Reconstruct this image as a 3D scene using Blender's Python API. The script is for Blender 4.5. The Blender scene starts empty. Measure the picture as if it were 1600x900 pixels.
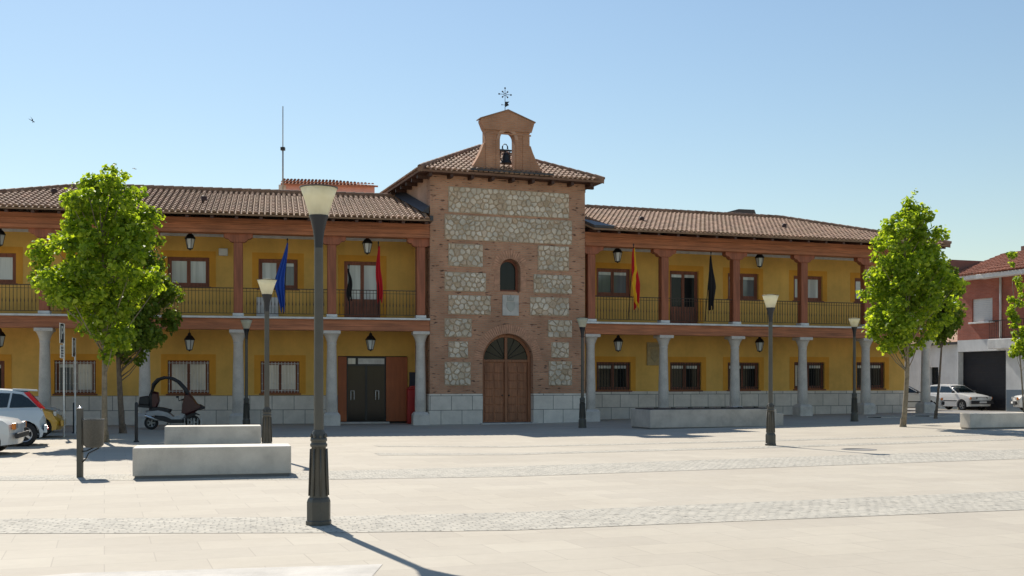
import bpy, math, random
import numpy as np
from mathutils import Matrix, Vector
from mathutils.geometry import tessellate_polygon
R = math.radians
rnd = random.Random(7)
SC = bpy.context.scene
COL = SC.collection

# ------------------------------------------------------------------ camera
F, EYE, HOR = 1750.0, 1.65, 597.0
cd = bpy.data.cameras.new('camera'); cam = bpy.data.objects.new('camera', cd); COL.objects.link(cam)
cam.location = (0, 0, EYE); cam.rotation_euler = (R(90), 0, 0)
cd.sensor_width = 36; cd.lens = F/1600*36; cd.shift_y = (HOR-450)/1600; cd.clip_end = 3000; cd.clip_start = .1
SC.camera = cam
# ------------------------------------------------------------------ light
SUN_EL, SUN_AZ = 44.5, -25.0           # azimuth from +Y, positive to the right
w = bpy.data.worlds.new('World'); SC.world = w; w.use_nodes = True
wt = w.node_tree; bgn = wt.nodes['Background']
sky = wt.nodes.new('ShaderNodeTexSky'); sky.sky_type = 'NISHITA'; sky.sun_disc = False
sky.sun_elevation = R(SUN_EL); sky.sun_rotation = R(SUN_AZ)
sky.altitude = 600; sky.air_density = 1.5; sky.dust_density = .35; sky.ozone_density = 1.0
tint = wt.nodes.new('ShaderNodeMixRGB'); tint.blend_type = 'MULTIPLY'; tint.inputs[0].default_value = 1; tint.inputs[2].default_value = (.90, .95, 1.0, 1)
wt.links.new(sky.outputs[0], tint.inputs[1]); wt.links.new(tint.outputs[0], bgn.inputs[0]); bgn.inputs[1].default_value = .069
sd = bpy.data.lights.new('sun', 'SUN'); sun = bpy.data.objects.new('sun', sd); COL.objects.link(sun)
sd.energy = 4.0; sd.angle = R(.53); sd.color = (1, .93, .82)
ce = math.cos(R(SUN_EL))
SD = Vector((math.sin(R(SUN_AZ))*ce, math.cos(R(SUN_AZ))*ce, math.sin(R(SUN_EL))))
sun.rotation_euler = (-SD).to_track_quat('-Z', 'Y').to_euler(); sun.location = (-20, 40, 40)
SC.view_settings.view_transform = 'Standard'; SC.view_settings.look = 'None'
SC.view_settings.exposure = .66; SC.view_settings.gamma = 1
SC.view_settings.use_curve_mapping = False

# ------------------------------------------------------------------ materials
def new_mat(name):
    m = bpy.data.materials.new(name); m.use_nodes = True
    return m, m.node_tree, m.node_tree.nodes['Principled BSDF']
def N(t, k, **kw):
    n = t.nodes.new(k)
    for a, v in kw.items():
        if a.startswith('i_'): n.inputs[a[2:].replace('_', ' ')].default_value = v
        else: setattr(n, a, v)
    return n
def c4(c): return (c[0], c[1], c[2], 1)
def ramp(t, src, stops):
    r = t.nodes.new('ShaderNodeValToRGB'); e = r.color_ramp.elements
    while len(e) < len(stops): e.new(.5)
    for i, (p, c) in enumerate(stops): e[i].position = p; e[i].color = c4(c) if hasattr(c, '__len__') else (c, c, c, 1)
    t.links.new(src, r.inputs[0]); return r
def mix(t, f, a, b, mode='MIX'):
    m = t.nodes.new('ShaderNodeMix'); m.data_type = 'RGBA'; m.blend_type = mode
    for i, s in ((0, f), (6, a), (7, b)):
        if isinstance(s, bpy.types.NodeSocket): t.links.new(s, m.inputs[i])
        elif i == 0: m.inputs[0].default_value = s
        else: m.inputs[i].default_value = c4(s)
    return m.outputs[2]
def bump(t, b, h, strength=.3, dist=.02):
    n = t.nodes.new('ShaderNodeBump'); n.inputs['Strength'].default_value = strength; n.inputs['Distance'].default_value = dist
    t.links.new(h, n.inputs['Height']); t.links.new(n.outputs[0], b.inputs['Normal'])
def simple(name, c, rough=.7, var=.18, scale=3, metal=0, bmp=.1, spec=.5, fine=60):
    m, t, b = new_mat(name)
    tc = N(t, 'ShaderNodeTexCoord'); n = N(t, 'ShaderNodeTexNoise', i_Scale=scale, i_Detail=6.0, i_Roughness=.6)
    t.links.new(tc.outputs['Object'], n.inputs['Vector'])
    d = tuple(x*(1-var) for x in c); l = tuple(min(1, x*(1+var)) for x in c)
    r = ramp(t, n.outputs['Fac'], [(.3, d), (.7, l)])
    t.links.new(r.outputs[0], b.inputs['Base Color'])
    b.inputs['Roughness'].default_value = rough; b.inputs['Metallic'].default_value = metal
    b.inputs['Specular IOR Level'].default_value = spec
    if bmp:
        n2 = N(t, 'ShaderNodeTexNoise', i_Scale=fine, i_Detail=4.0); t.links.new(tc.outputs['Object'], n2.inputs['Vector'])
        bump(t, b, n2.outputs['Fac'], bmp, .01)
    return m
def plaster(name, c):
    m, t, b = new_mat(name); tc = N(t, 'ShaderNodeTexCoord')
    n = N(t, 'ShaderNodeTexNoise', i_Scale=.8, i_Detail=8.0, i_Roughness=.65); t.links.new(tc.outputs['Object'], n.inputs['Vector'])
    mp = N(t, 'ShaderNodeMapping'); mp.inputs['Scale'].default_value = (5, 5, .5); t.links.new(tc.outputs['Object'], mp.inputs[0])
    n3 = N(t, 'ShaderNodeTexNoise', i_Scale=1.0, i_Detail=5.0); t.links.new(mp.outputs[0], n3.inputs['Vector'])
    r = ramp(t, n.outputs['Fac'], [(.3, tuple(x*.80 for x in c)), (.5, tuple(x*.97 for x in c)), (.7, tuple(min(.9, x*1.1) for x in c))])
    r3 = ramp(t, n3.outputs['Fac'], [(.35, .90), (.6, 1.0)])
    t.links.new(mix(t, .45, r.outputs[0], r3.outputs[0], 'MULTIPLY'), b.inputs['Base Color'])
    b.inputs['Roughness'].default_value = .9
    n2 = N(t, 'ShaderNodeTexNoise', i_Scale=40.0, i_Detail=5.0); t.links.new(tc.outputs['Object'], n2.inputs['Vector'])
    bump(t, b, n2.outputs['Fac'], .25, .01)
    return m
def wood(name, c, axis=(1, 12, 12), rough=.6, var=.35):
    m, t, b = new_mat(name); tc = N(t, 'ShaderNodeTexCoord')
    mp = N(t, 'ShaderNodeMapping'); mp.inputs['Scale'].default_value = axis; t.links.new(tc.outputs['Object'], mp.inputs[0])
    n = N(t, 'ShaderNodeTexNoise', i_Scale=1.5, i_Detail=8.0, i_Roughness=.6); t.links.new(mp.outputs[0], n.inputs['Vector'])
    r = ramp(t, n.outputs['Fac'], [(.3, tuple(x*(1-var) for x in c)), (.7, tuple(x*(1+var) for x in c))])
    n2 = N(t, 'ShaderNodeTexNoise', i_Scale=.7, i_Detail=3.0); t.links.new(tc.outputs['Object'], n2.inputs['Vector'])
    r2 = ramp(t, n2.outputs['Fac'], [(.35, .78), (.65, 1.0)])
    t.links.new(mix(t, 1, r.outputs[0], r2.outputs[0], 'MULTIPLY'), b.inputs['Base Color'])
    b.inputs['Roughness'].default_value = rough; bump(t, b, n.outputs['Fac'], .3, .01)
    return m
def brick_mat(name, c1, c2, mortar, bw=.26, rh=.075, ms=.012, dark=.35, off=.5, rough=.9, dcol=(.06, .03, .025)):
    m, t, b = new_mat(name); uv = N(t, 'ShaderNodeUVMap')
    k = N(t, 'ShaderNodeTexBrick', i_Scale=1.0); k.offset = off
    k.inputs['Brick Width'].default_value = bw; k.inputs['Row Height'].default_value = rh
    k.inputs['Mortar Size'].default_value = ms; k.inputs['Mortar Smooth'].default_value = .2; k.inputs['Bias'].default_value = 0
    k.inputs['Color1'].default_value = c4(c1); k.inputs['Color2'].default_value = c4(c2); k.inputs['Mortar'].default_value = c4(mortar)
    t.links.new(uv.outputs[0], k.inputs['Vector'])
    mp = N(t, 'ShaderNodeMapping'); mp.inputs['Scale'].default_value = (3.2, 11, 1); t.links.new(uv.outputs[0], mp.inputs[0])
    n = N(t, 'ShaderNodeTexNoise', i_Scale=1.0, i_Detail=2.0); t.links.new(mp.outputs[0], n.inputs['Vector'])
    r = ramp(t, n.outputs['Fac'], [(.60, 0.0), (.70, dark)])
    n2 = N(t, 'ShaderNodeTexNoise', i_Scale=.9, i_Detail=6.0); t.links.new(uv.outputs[0], n2.inputs['Vector'])
    r2 = ramp(t, n2.outputs['Fac'], [(.35, .8), (.65, 1.1)])
    col = mix(t, r.outputs[0], k.outputs['Color'], dcol)
    t.links.new(mix(t, 1, col, r2.outputs[0], 'MULTIPLY'), b.inputs['Base Color'])
    b.inputs['Roughness'].default_value = rough
    inv = N(t, 'ShaderNodeMath', operation='SUBTRACT'); inv.inputs[0].default_value = 1; t.links.new(k.outputs['Fac'], inv.inputs[1])
    bump(t, b, inv.outputs[0], .5, .01)
    return m
def rubble_mat(name, scale=4.8):
    m, t, b = new_mat(name); uv = N(t, 'ShaderNodeUVMap')
    nz = N(t, 'ShaderNodeTexNoise', i_Scale=3.0, i_Detail=3.0); t.links.new(uv.outputs[0], nz.inputs['Vector'])
    add = N(t, 'ShaderNodeMixRGB'); add.blend_type = 'ADD'; add.inputs[0].default_value = .12
    t.links.new(uv.outputs[0], add.inputs[1]); t.links.new(nz.outputs['Color'], add.inputs[2])
    v = N(t, 'ShaderNodeTexVoronoi', i_Scale=scale, feature='DISTANCE_TO_EDGE'); t.links.new(add.outputs[0], v.inputs['Vector'])
    v2 = N(t, 'ShaderNodeTexVoronoi', i_Scale=scale); t.links.new(add.outputs[0], v2.inputs['Vector'])
    for q in (v, v2): q.inputs['Randomness'].default_value = .85
    sep = N(t, 'ShaderNodeSeparateColor'); t.links.new(v2.outputs['Color'], sep.inputs[0])
    rc = ramp(t, sep.outputs[0], [(0, (.64, .49, .32)), (.3, (.76, .65, .48)), (.6, (.68, .60, .49)), (.85, (.82, .75, .61)), (1, (.64, .45, .29))])
    n2 = N(t, 'ShaderNodeTexNoise', i_Scale=14.0, i_Detail=5.0); t.links.new(uv.outputs[0], n2.inputs['Vector'])
    r2 = ramp(t, n2.outputs['Fac'], [(.3, .8), (.7, 1.12)])
    st = mix(t, 1, rc.outputs[0], r2.outputs[0], 'MULTIPLY')
    e = ramp(t, v.outputs['Distance'], [(.03, 0.0), (.19, 1.0)])
    t.links.new(mix(t, e.outputs[0], (.50, .40, .29), st), b.inputs['Base Color'])
    b.inputs['Roughness'].default_value = .92
    bump(t, b, e.outputs[0], .8, .03)
    return m
def block_mat(name, c, bw=.85, rh=.56, mortar=(.2, .19, .17), ms=.012):
    m, t, b = new_mat(name); uv = N(t, 'ShaderNodeUVMap')
    k = N(t, 'ShaderNodeTexBrick', i_Scale=1.0); k.offset = .5
    k.inputs['Brick Width'].default_value = bw; k.inputs['Row Height'].default_value = rh
    k.inputs['Mortar Size'].default_value = ms; k.inputs['Mortar Smooth'].default_value = .1
    k.inputs['Color1'].default_value = c4(tuple(x*.9 for x in c)); k.inputs['Color2'].default_value = c4(tuple(x*1.08 for x in c)); k.inputs['Mortar'].default_value = c4(mortar)
    t.links.new(uv.outputs[0], k.inputs['Vector'])
    n2 = N(t, 'ShaderNodeTexNoise', i_Scale=2.5, i_Detail=8.0, i_Roughness=.7); t.links.new(uv.outputs[0], n2.inputs['Vector'])
    r2 = ramp(t, n2.outputs['Fac'], [(.3, .82), (.7, 1.08)])
    t.links.new(mix(t, 1, k.outputs['Color'], r2.outputs[0], 'MULTIPLY'), b.inputs['Base Color'])
    b.inputs['Roughness'].default_value = .8
    return m
def granite(name, c, speck=.25):
    m, t, b = new_mat(name); tc = N(t, 'ShaderNodeTexCoord')
    n = N(t, 'ShaderNodeTexNoise', i_Scale=90.0, i_Detail=3.0, i_Roughness=.8); t.links.new(tc.outputs['Object'], n.inputs['Vector'])
    n1 = N(t, 'ShaderNodeTexNoise', i_Scale=1.7, i_Detail=8.0, i_Roughness=.65); t.links.new(tc.outputs['Object'], n1.inputs['Vector'])
    r = ramp(t, n.outputs['Fac'], [(.35, tuple(x*(1-speck) for x in c)), (.65, tuple(x*(1+speck) for x in c))])
    r1 = ramp(t, n1.outputs['Fac'], [(.34, .72), (.5, .92), (.65, 1.05)])
    t.links.new(mix(t, 1, r.outputs[0], r1.outputs[0], 'MULTIPLY'), b.inputs['Base Color'])
    b.inputs['Roughness'].default_value = .75; bump(t, b, n.outputs['Fac'], .15, .004)
    return m
def tile_mat(name, cols):
    m, t, b = new_mat(name); uv = N(t, 'ShaderNodeUVMap')
    wn = N(t, 'ShaderNodeTexWhiteNoise', noise_dimensions='2D'); t.links.new(uv.outputs[0], wn.inputs['Vector'])
    rc = ramp(t, wn.outputs['Value'], [(i/(len(cols)-1), c) for i, c in enumerate(cols)])
    tc = N(t, 'ShaderNodeTexCoord')
    n = N(t, 'ShaderNodeTexNoise', i_Scale=1.2, i_Detail=6.0, i_Roughness=.7); t.links.new(tc.outputs['Object'], n.inputs['Vector'])
    r = ramp(t, n.outputs['Fac'], [(.35, (.72, .70, .66)), (.65, (1.1, 1.05, 1))])
    n2 = N(t, 'ShaderNodeTexNoise', i_Scale=9.0, i_Detail=4.0); t.links.new(tc.outputs['Object'], n2.inputs['Vector'])
    r2 = ramp(t, n2.outputs['Fac'], [(.6, 0.0), (.72, .5)])
    x = mix(t, 1, rc.outputs[0], r.outputs[0], 'MULTIPLY')
    t.links.new(mix(t, r2.outputs[0], x, (.10, .085, .05)), b.inputs['Base Color'])
    b.inputs['Roughness'].default_value = .85
    return m
def glass_mat(name, c, rough=.08):
    m, t, b = new_mat(name); tc = N(t, 'ShaderNodeTexCoord')
    mp = N(t, 'ShaderNodeMapping'); mp.inputs['Scale'].default_value = (7, 7, .35); t.links.new(tc.outputs['Object'], mp.inputs[0])
    n = N(t, 'ShaderNodeTexNoise', i_Scale=1.0, i_Detail=3.0); t.links.new(mp.outputs[0], n.inputs['Vector'])
    r = ramp(t, n.outputs['Fac'], [(.35, tuple(x*.8 for x in c)), (.65, tuple(min(1, x*1.1) for x in c))])
    t.links.new(r.outputs[0], b.inputs['Base Color']); b.inputs['Roughness'].default_value = rough
    b.inputs['Specular IOR Level'].default_value = .25 if c[0] < .05 else .6
    return m
def leaf_mat(name, c1, c2, c3, trans=.45):
    m = bpy.data.materials.new(name); m.use_nodes = True; t = m.node_tree; t.nodes.clear()
    uv = N(t, 'ShaderNodeUVMap'); wn = N(t, 'ShaderNodeTexWhiteNoise', noise_dimensions='2D'); t.links.new(uv.outputs[0], wn.inputs['Vector'])
    rc = ramp(t, wn.outputs['Value'], [(0, c1), (.55, c2), (1, c3)])
    d = N(t, 'ShaderNodeBsdfPrincipled'); d.inputs['Roughness'].default_value = .5; d.inputs['Specular IOR Level'].default_value = .35
    tr = N(t, 'ShaderNodeBsdfTranslucent'); mx = N(t, 'ShaderNodeMixShader'); mx.inputs[0].default_value = trans
    o = N(t, 'ShaderNodeOutputMaterial')
    t.links.new(rc.outputs[0], d.inputs['Base Color'])
    t.links.new(mix(t, 1, rc.outputs[0], (1.9, 1.75, .55), 'MULTIPLY'), tr.inputs['Color'])
    t.links.new(d.outputs[0], mx.inputs[1]); t.links.new(tr.outputs[0], mx.inputs[2]); t.links.new(mx.outputs[0], o.inputs[0])
    return m
def paving_mat():
    m, t, b = new_mat('pale_paving'); tc = N(t, 'ShaderNodeTexCoord')
    mp = N(t, 'ShaderNodeMapping'); mp.inputs['Rotation'].default_value = (0, 0, R(-20)); t.links.new(tc.outputs['Object'], mp.inputs[0])
    k = N(t, 'ShaderNodeTexBrick', i_Scale=1.0); k.offset = .5
    k.inputs['Brick Width'].default_value = .9; k.inputs['Row Height'].default_value = .6
    k.inputs['Mortar Size'].default_value = .006; k.inputs['Mortar Smooth'].default_value = .3
    k.inputs['Color1'].default_value = (.43, .387, .322, 1); k.inputs['Color2'].default_value = (.475, .43, .355, 1); k.inputs['Mortar'].default_value = (.37, .33, .275, 1)
    t.links.new(mp.outputs[0], k.inputs['Vector'])
    n = N(t, 'ShaderNodeTexNoise', i_Scale=.35, i_Detail=8.0, i_Roughness=.6); t.links.new(tc.outputs['Object'], n.inputs['Vector'])
    r = ramp(t, n.outputs['Fac'], [(.3, (.93, .915, .89)), (.7, (1.04, 1.04, 1.03))])
    n2 = N(t, 'ShaderNodeTexNoise', i_Scale=5.0, i_Detail=8.0, i_Roughness=.75); t.links.new(tc.outputs['Object'], n2.inputs['Vector'])
    r2 = ramp(t, n2.outputs['Fac'], [(.25, .93), (.7, 1.03)])
    n3 = N(t, 'ShaderNodeTexNoise', i_Scale=1.6, i_Detail=6.0, i_Roughness=.8); t.links.new(tc.outputs['Object'], n3.inputs['Vector'])
    r3 = ramp(t, n3.outputs['Fac'], [(.62, 0.0), (.74, .6)])
    x = mix(t, 1, k.outputs['Color'], r.outputs[0], 'MULTIPLY'); x = mix(t, 1, x, r2.outputs[0], 'MULTIPLY')
    x = mix(t, r3.outputs[0], x, (.36, .33, .28))
    t.links.new(x, b.inputs['Base Color']); b.inputs['Roughness'].default_value = .85
    bump(t, b, n2.outputs['Fac'], .12, .005)
    return m
def cobble_mat():
    m, t, b = new_mat('grey_setts'); uv = N(t, 'ShaderNodeTexCoord')
    mp = N(t, 'ShaderNodeMapping'); mp.inputs['Rotation'].default_value = (0, 0, R(-14)); t.links.new(uv.outputs['Object'], mp.inputs[0])
    nz = N(t, 'ShaderNodeTexNoise', i_Scale=2.2, i_Detail=2.0); t.links.new(mp.outputs[0], nz.inputs['Vector'])
    add = N(t, 'ShaderNodeMixRGB'); add.blend_type = 'ADD'; add.inputs[0].default_value = .16
    t.links.new(mp.outputs[0], add.inputs[1]); t.links.new(nz.outputs['Color'], add.inputs[2])
    k = N(t, 'ShaderNodeTexBrick', i_Scale=1.0); k.offset = .5
    k.inputs['Brick Width'].default_value = .14; k.inputs['Row Height'].default_value = .12
    k.inputs['Mortar Size'].default_value = .010; k.inputs['Mortar Smooth'].default_value = .6
    k.inputs['Color1'].default_value = (.40, .375, .32, 1); k.inputs['Color2'].default_value = (.475, .44, .37, 1); k.inputs['Mortar'].default_value = (.35, .33, .28, 1)
    t.links.new(add.outputs[0], k.inputs['Vector'])
    n = N(t, 'ShaderNodeTexNoise', i_Scale=1.3, i_Detail=7.0, i_Roughness=.7); t.links.new(uv.outputs['Object'], n.inputs['Vector'])
    r = ramp(t, n.outputs['Fac'], [(.3, .88), (.65, 1.12)])
    n4 = N(t, 'ShaderNodeTexNoise', i_Scale=7.0, i_Detail=4.0, i_Roughness=.6); t.links.new(mp.outputs[0], n4.inputs['Vector'])
    r4 = ramp(t, n4.outputs['Fac'], [(.57, 0.0), (.64, .8)])
    x = mix(t, 1, k.outputs['Color'], r.outputs[0], 'MULTIPLY')
    t.links.new(mix(t, r4.outputs[0], x, (.20, .185, .16)), b.inputs['Base Color'])
    b.inputs['Roughness'].default_value = .85
    inv = N(t, 'ShaderNodeMath', operation='SUBTRACT'); inv.inputs[0].default_value = 1; t.links.new(k.outputs['Fac'], inv.inputs[1])
    bump(t, b, inv.outputs[0], .7, .02)
    return m

M = dict(
    ochre=plaster('ochre_plaster', (.80, .49, .125)), surround=plaster('deep_ochre_paint', (.76, .36, .045)),
    white=simple('white_paint', (.70, .70, .68), .6), whitewall=plaster('white_wall', (.68, .69, .69)),
    beam=wood('red_brown_timber', (.47, .17, .075), (.6, 9, 9)), post=wood('post_timber', (.36, .115, .055), (9, 9, .6)),
    darkwood=wood('dark_rafter', (.075, .03, .018)), frame=wood('window_timber', (.25, .085, .045), (9, 9, 1)),
    door=wood('arched_door_timber', (.34, .14, .065), (10, 10, .8)), panel=wood('orange_wood_panel', (.42, .115, .035), (7, 7, .7), var=.15),
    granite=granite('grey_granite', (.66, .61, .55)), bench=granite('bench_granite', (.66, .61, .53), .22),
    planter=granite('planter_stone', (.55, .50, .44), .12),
    plinth=block_mat('limestone_blocks', (.76, .70, .62)),
    brick=brick_mat('tower_brick', (.47, .235, .14), (.54, .29, .18), (.43, .29, .20), dark=.9),
    archbrick=brick_mat('arch_brick', (.50, .27, .17), (.58, .34, .22), (.48, .36, .27), bw=.075, rh=.3, off=0, dark=.2),
    sidebrick=brick_mat('side_wall_brick', (.55, .33, .22), (.58, .36, .25), (.54, .37, .27), dark=.1),
    belfry=brick_mat('belfry_brick', (.43, .205, .11), (.49, .25, .14), (.42, .26, .175), dark=.1),
    rubble=rubble_mat('rubble_stone'),
    tile=tile_mat('old_roof_tiles', [(.20, .11, .07), (.30, .175, .12), (.38, .25, .18), (.27, .175, .105), (.40, .235, .16)]),
    tilered=tile_mat('red_roof_tiles', [(.30, .11, .065), (.38, .15, .09), (.33, .13, .08)]),
    lead=simple('dark_flashing', (.045, .042, .045), .5), iron=simple('black_iron', (.022, .023, .025), .45, metal=.3),
    rail=simple('rail_iron', (.045, .03, .022), .55), lampmetal=simple('lamp_grey_metal', (.085, .082, .070), .48, metal=.15),
    lampdark=simple('lamp_dark_collar', (.008, .012, .02), .4), bluepaint=simple('dark_blue_sheet', (.02, .025, .05), .5),
    pale=glass_mat('pale_pane_sky_and_blind', (.62, .65, .63)), dark=glass_mat('dark_pane', (.012, .014, .015), .12),  # pale: bright sky reflection painted into the colour, along with white blinds
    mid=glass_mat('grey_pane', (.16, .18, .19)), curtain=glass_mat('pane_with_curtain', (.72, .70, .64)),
    red=simple('red_plastic', (.42, .018, .018), .4), plaque=simple('pale_carved_stone', (.52, .50, .46), .8, bmp=.3),
    tanstone=simple('tan_tile_relief', (.42, .33, .18), .8, scale=8),
    pink=plaster('pink_render', (.60, .33, .31)), redbrick=brick_mat('red_house_brick', (.36, .10, .065), (.42, .13, .085), (.34, .16, .12), dark=.15),
    parapet=plaster('brown_parapet', (.25, .14, .11)), gateblack=simple('black_garage_metal', (.012, .013, .02), .5, spec=.3),
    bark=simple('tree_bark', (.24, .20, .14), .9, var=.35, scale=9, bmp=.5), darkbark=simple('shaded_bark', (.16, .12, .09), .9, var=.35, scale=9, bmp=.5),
    rubber=simple('tyre_rubber', (.02, .02, .021), .8), rim=simple('alloy_rim', (.55, .56, .58), .3, metal=.7, bmp=0),
    hub=simple('steel_wheel', (.35, .35, .34), .5, metal=.3, bmp=0),
    chrome=simple('bright_metal', (.6, .6, .6), .2, metal=.9, bmp=0), plastic=simple('black_plastic', (.025, .025, .028), .55),
    amber=simple('amber_lens', (.75, .22, .02), .25, bmp=0), lens=simple('clear_lens', (.55, .56, .55), .15, bmp=0),
    redlens=simple('red_lens', (.6, .015, .012), .2, bmp=0), carglass=simple('car_glass', (.012, .02, .022), .05, bmp=0, spec=.8),
    soil=simple('dark_soil', (.07, .06, .045), .95), blueplastic=plaster('bluegrey_base', (.17, .22, .27)),
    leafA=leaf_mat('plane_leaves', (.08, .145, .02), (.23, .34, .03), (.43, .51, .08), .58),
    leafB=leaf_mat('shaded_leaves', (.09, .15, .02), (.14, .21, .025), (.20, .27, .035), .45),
    paving=paving_mat(), cobble=cobble_mat(), asphalt=simple('worn_asphalt', (.20, .195, .19), .9, scale=1),
    patch=granite('pale_slab', (.50, .47, .42), .05),
)
def paint(name, c, rough=.28):
    m = simple(name, c, rough, var=.04, bmp=0); m.node_tree.nodes['Principled BSDF'].inputs['Coat Weight'].default_value = .5
    return m
def shade_mat():
    m = bpy.data.materials.new('frosted_lamp_shade'); m.use_nodes = True; t = m.node_tree; b = t.nodes['Principled BSDF']
    tc = N(t, 'ShaderNodeTexCoord'); sp = N(t, 'ShaderNodeSeparateXYZ'); t.links.new(tc.outputs['Generated'], sp.inputs[0])
    n = N(t, 'ShaderNodeTexNoise', i_Scale=5.0, i_Detail=5.0); t.links.new(tc.outputs['Object'], n.inputs['Vector'])
    r = ramp(t, n.outputs['Fac'], [(.35, (.82, .79, .66)), (.65, (.90, .88, .77))])
    b.inputs['Roughness'].default_value = .3
    t.links.new(r.outputs[0], b.inputs['Base Color'])
    tr = N(t, 'ShaderNodeBsdfTranslucent'); t.links.new(r.outputs[0], tr.inputs[0])
    mx = N(t, 'ShaderNodeMixShader'); mx.inputs[0].default_value = .68
    t.links.new(b.outputs[0], mx.inputs[1]); t.links.new(tr.outputs[0], mx.inputs[2]); t.links.new(mx.outputs[0], t.nodes['Material Output'].inputs[0])
    return m
M['shade'] = shade_mat()
M['mortar'] = simple('sandy_mortar', (.46, .36, .255), .95, scale=6, bmp=.4)
M['stones'] = tile_mat('rubble_stones', [(.54, .41, .28), (.72, .65, .53), (.60, .55, .47), (.82, .77, .68), (.56, .41, .28), (.68, .63, .55), (.78, .71, .60)])

# ------------------------------------------------------------------ mesh helpers
I4 = Matrix.Identity(4)
def T(x, y, z): return Matrix.Translation((x, y, z))
def RZ(a): return Matrix.Rotation(a, 4, 'Z')
class MB:
    def __init__(s): s.v = []; s.f = []; s.uv = []; s.M = I4; s.sm = []
    def add(s, vs, fs, uv=None, smooth=False):
        o = len(s.v); s.v += [tuple(s.M @ Vector(p)) for p in vs]
        for f in fs: s.f.append(tuple(o+i for i in f)); s.uv.append(uv); s.sm.append(smooth)
        return s
    def box(s, x0, x1, y0, y1, z0, z1):
        v = [(x, y, z) for z in (z0, z1) for y in (y0, y1) for x in (x0, x1)]
        return s.add(v, [(0, 2, 3, 1), (4, 5, 7, 6), (0, 1, 5, 4), (2, 6, 7, 3), (0, 4, 6, 2), (1, 3, 7, 5)])
    def obox(s, m, x0, x1, y0, y1, z0, z1):
        k = s.M; s.M = k @ m; s.box(x0, x1, y0, y1, z0, z1); s.M = k; return s
    def lathe(s, prof, n=16, c=(0, 0), smooth=True, rot=0, cap=True):
        vs = []; fs = []
        for r, z in prof:
            for i in range(n):
                a = 2*math.pi*i/n+rot; vs.append((c[0]+r*math.cos(a), c[1]+r*math.sin(a), z))
        for j in range(len(prof)-1):
            for i in range(n):
                k = (i+1) % n; fs.append((j*n+i, j*n+k, (j+1)*n+k, (j+1)*n+i))
        s.add(vs, fs, smooth=smooth)
        if cap: s.add(vs, [tuple(range(n))[::-1], tuple((len(prof)-1)*n+i for i in range(n))])
        return s
    def tube(s, pts, r, n=8, r1=None, smooth=True):
        pts = [Vector(p) for p in pts]; m = len(pts); vs = []; fs = []
        up = Vector((0, 0, 1))
        for j, p in enumerate(pts):
            d = (pts[min(j+1, m-1)]-pts[max(j-1, 0)]).normalized()
            a = d.cross(up if abs(d.z) < .95 else Vector((1, 0, 0))).normalized(); b = d.cross(a)
            rr = r if r1 is None else r+(r1-r)*j/(m-1)
            for i in range(n):
                t = 2*math.pi*i/n; vs.append(tuple(p+(a*math.cos(t)+b*math.sin(t))*rr))
        for j in range(m-1):
            for i in range(n):
                k = (i+1) % n; fs.append((j*n+i, j*n+k, (j+1)*n+k, (j+1)*n+i))
        fs += [tuple(range(n)), tuple((m-1)*n+i for i in range(n))[::-1]]
        return s.add(vs, fs, smooth=smooth)
    def prism(s, poly, y0, y1, holes=(), front=True, back=True):
        """poly of (x,z); extruded in y from y0 (front) to y1"""
        loops = [poly]+list(holes); flat = [p for l in loops for p in l]
        tri = tessellate_polygon([[Vector((p[0], p[1], 0)) for p in l] for l in loops])
        n = len(flat); vs = [(p[0], y0, p[1]) for p in flat]+[(p[0], y1, p[1]) for p in flat]; fs = []
        for a, b, c in tri:
            A, B, C = flat[a], flat[b], flat[c]
            ccw = (B[0]-A[0])*(C[1]-A[1])-(B[1]-A[1])*(C[0]-A[0]) > 0
            t = (a, b, c) if ccw else (a, c, b)
            if front: fs.append(t)
            if back: fs.append((t[0]+n, t[2]+n, t[1]+n))
        o = 0
        for l in loops:
            for i in range(len(l)): a = o+i; b = o+(i+1) % len(l); fs.append((a, b, b+n, a+n))
            o += len(l)
        return s.add(vs, fs)
    def build(s, name, mat, parent=None, m=None, bevel=0, fixn=True):
        me = bpy.data.meshes.new(name); me.from_pydata(s.v, [], s.f)
        me.materials.append(M[mat] if isinstance(mat, str) else mat)
        if fixn:
            import bmesh
            b = bmesh.new(); b.from_mesh(me); bmesh.ops.recalc_face_normals(b, faces=b.faces); b.to_mesh(me); b.free()
        me.polygons.foreach_set('use_smooth', s.sm)
        uvl = me.uv_layers.new(name='UVMap')
        for p, u in zip(me.polygons, s.uv):
            n = p.normal
            for li in p.loop_indices:
                co = me.vertices[me.loops[li].vertex_index].co
                if u is not None: uvl.data[li].uv = u
                elif abs(n.z) > .8: uvl.data[li].uv = (co.x, co.y)
                else:
                    l = math.hypot(n.x, n.y) or 1
                    uvl.data[li].uv = ((-n.y*co.x+n.x*co.y)/l, co.z)
        o = bpy.data.objects.new(name, me); COL.objects.link(o)
        if parent is not None: o.parent = parent
        if m is not None: o.matrix_local = m
        if bevel:
            b = o.modifiers.new('bevel', 'BEVEL'); b.width = bevel; b.segments = 2; b.limit_method = 'ANGLE'
        return o
def tag(o, label=None, cat=None, group=None, kind=None):
    for k, v in (('label', label), ('category', cat), ('group', group), ('kind', kind)):
        if v: o[k] = v
    return o
def thing(name, label, cat, loc=(0, 0, 0), rz=0, group=None):
    o = bpy.data.objects.new(name, None); COL.objects.link(o); o.location = loc; o.rotation_euler = (0, 0, rz)
    o.empty_display_size = .3
    return tag(o, label, cat, group)
def copy_tree(o, parent=None):
    kids = [c for c in bpy.data.objects if c.parent == o]
    c = o.copy(); COL.objects.link(c)
    if parent is not None: c.parent = parent
    for k in kids: copy_tree(k, c)
    return c
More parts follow.
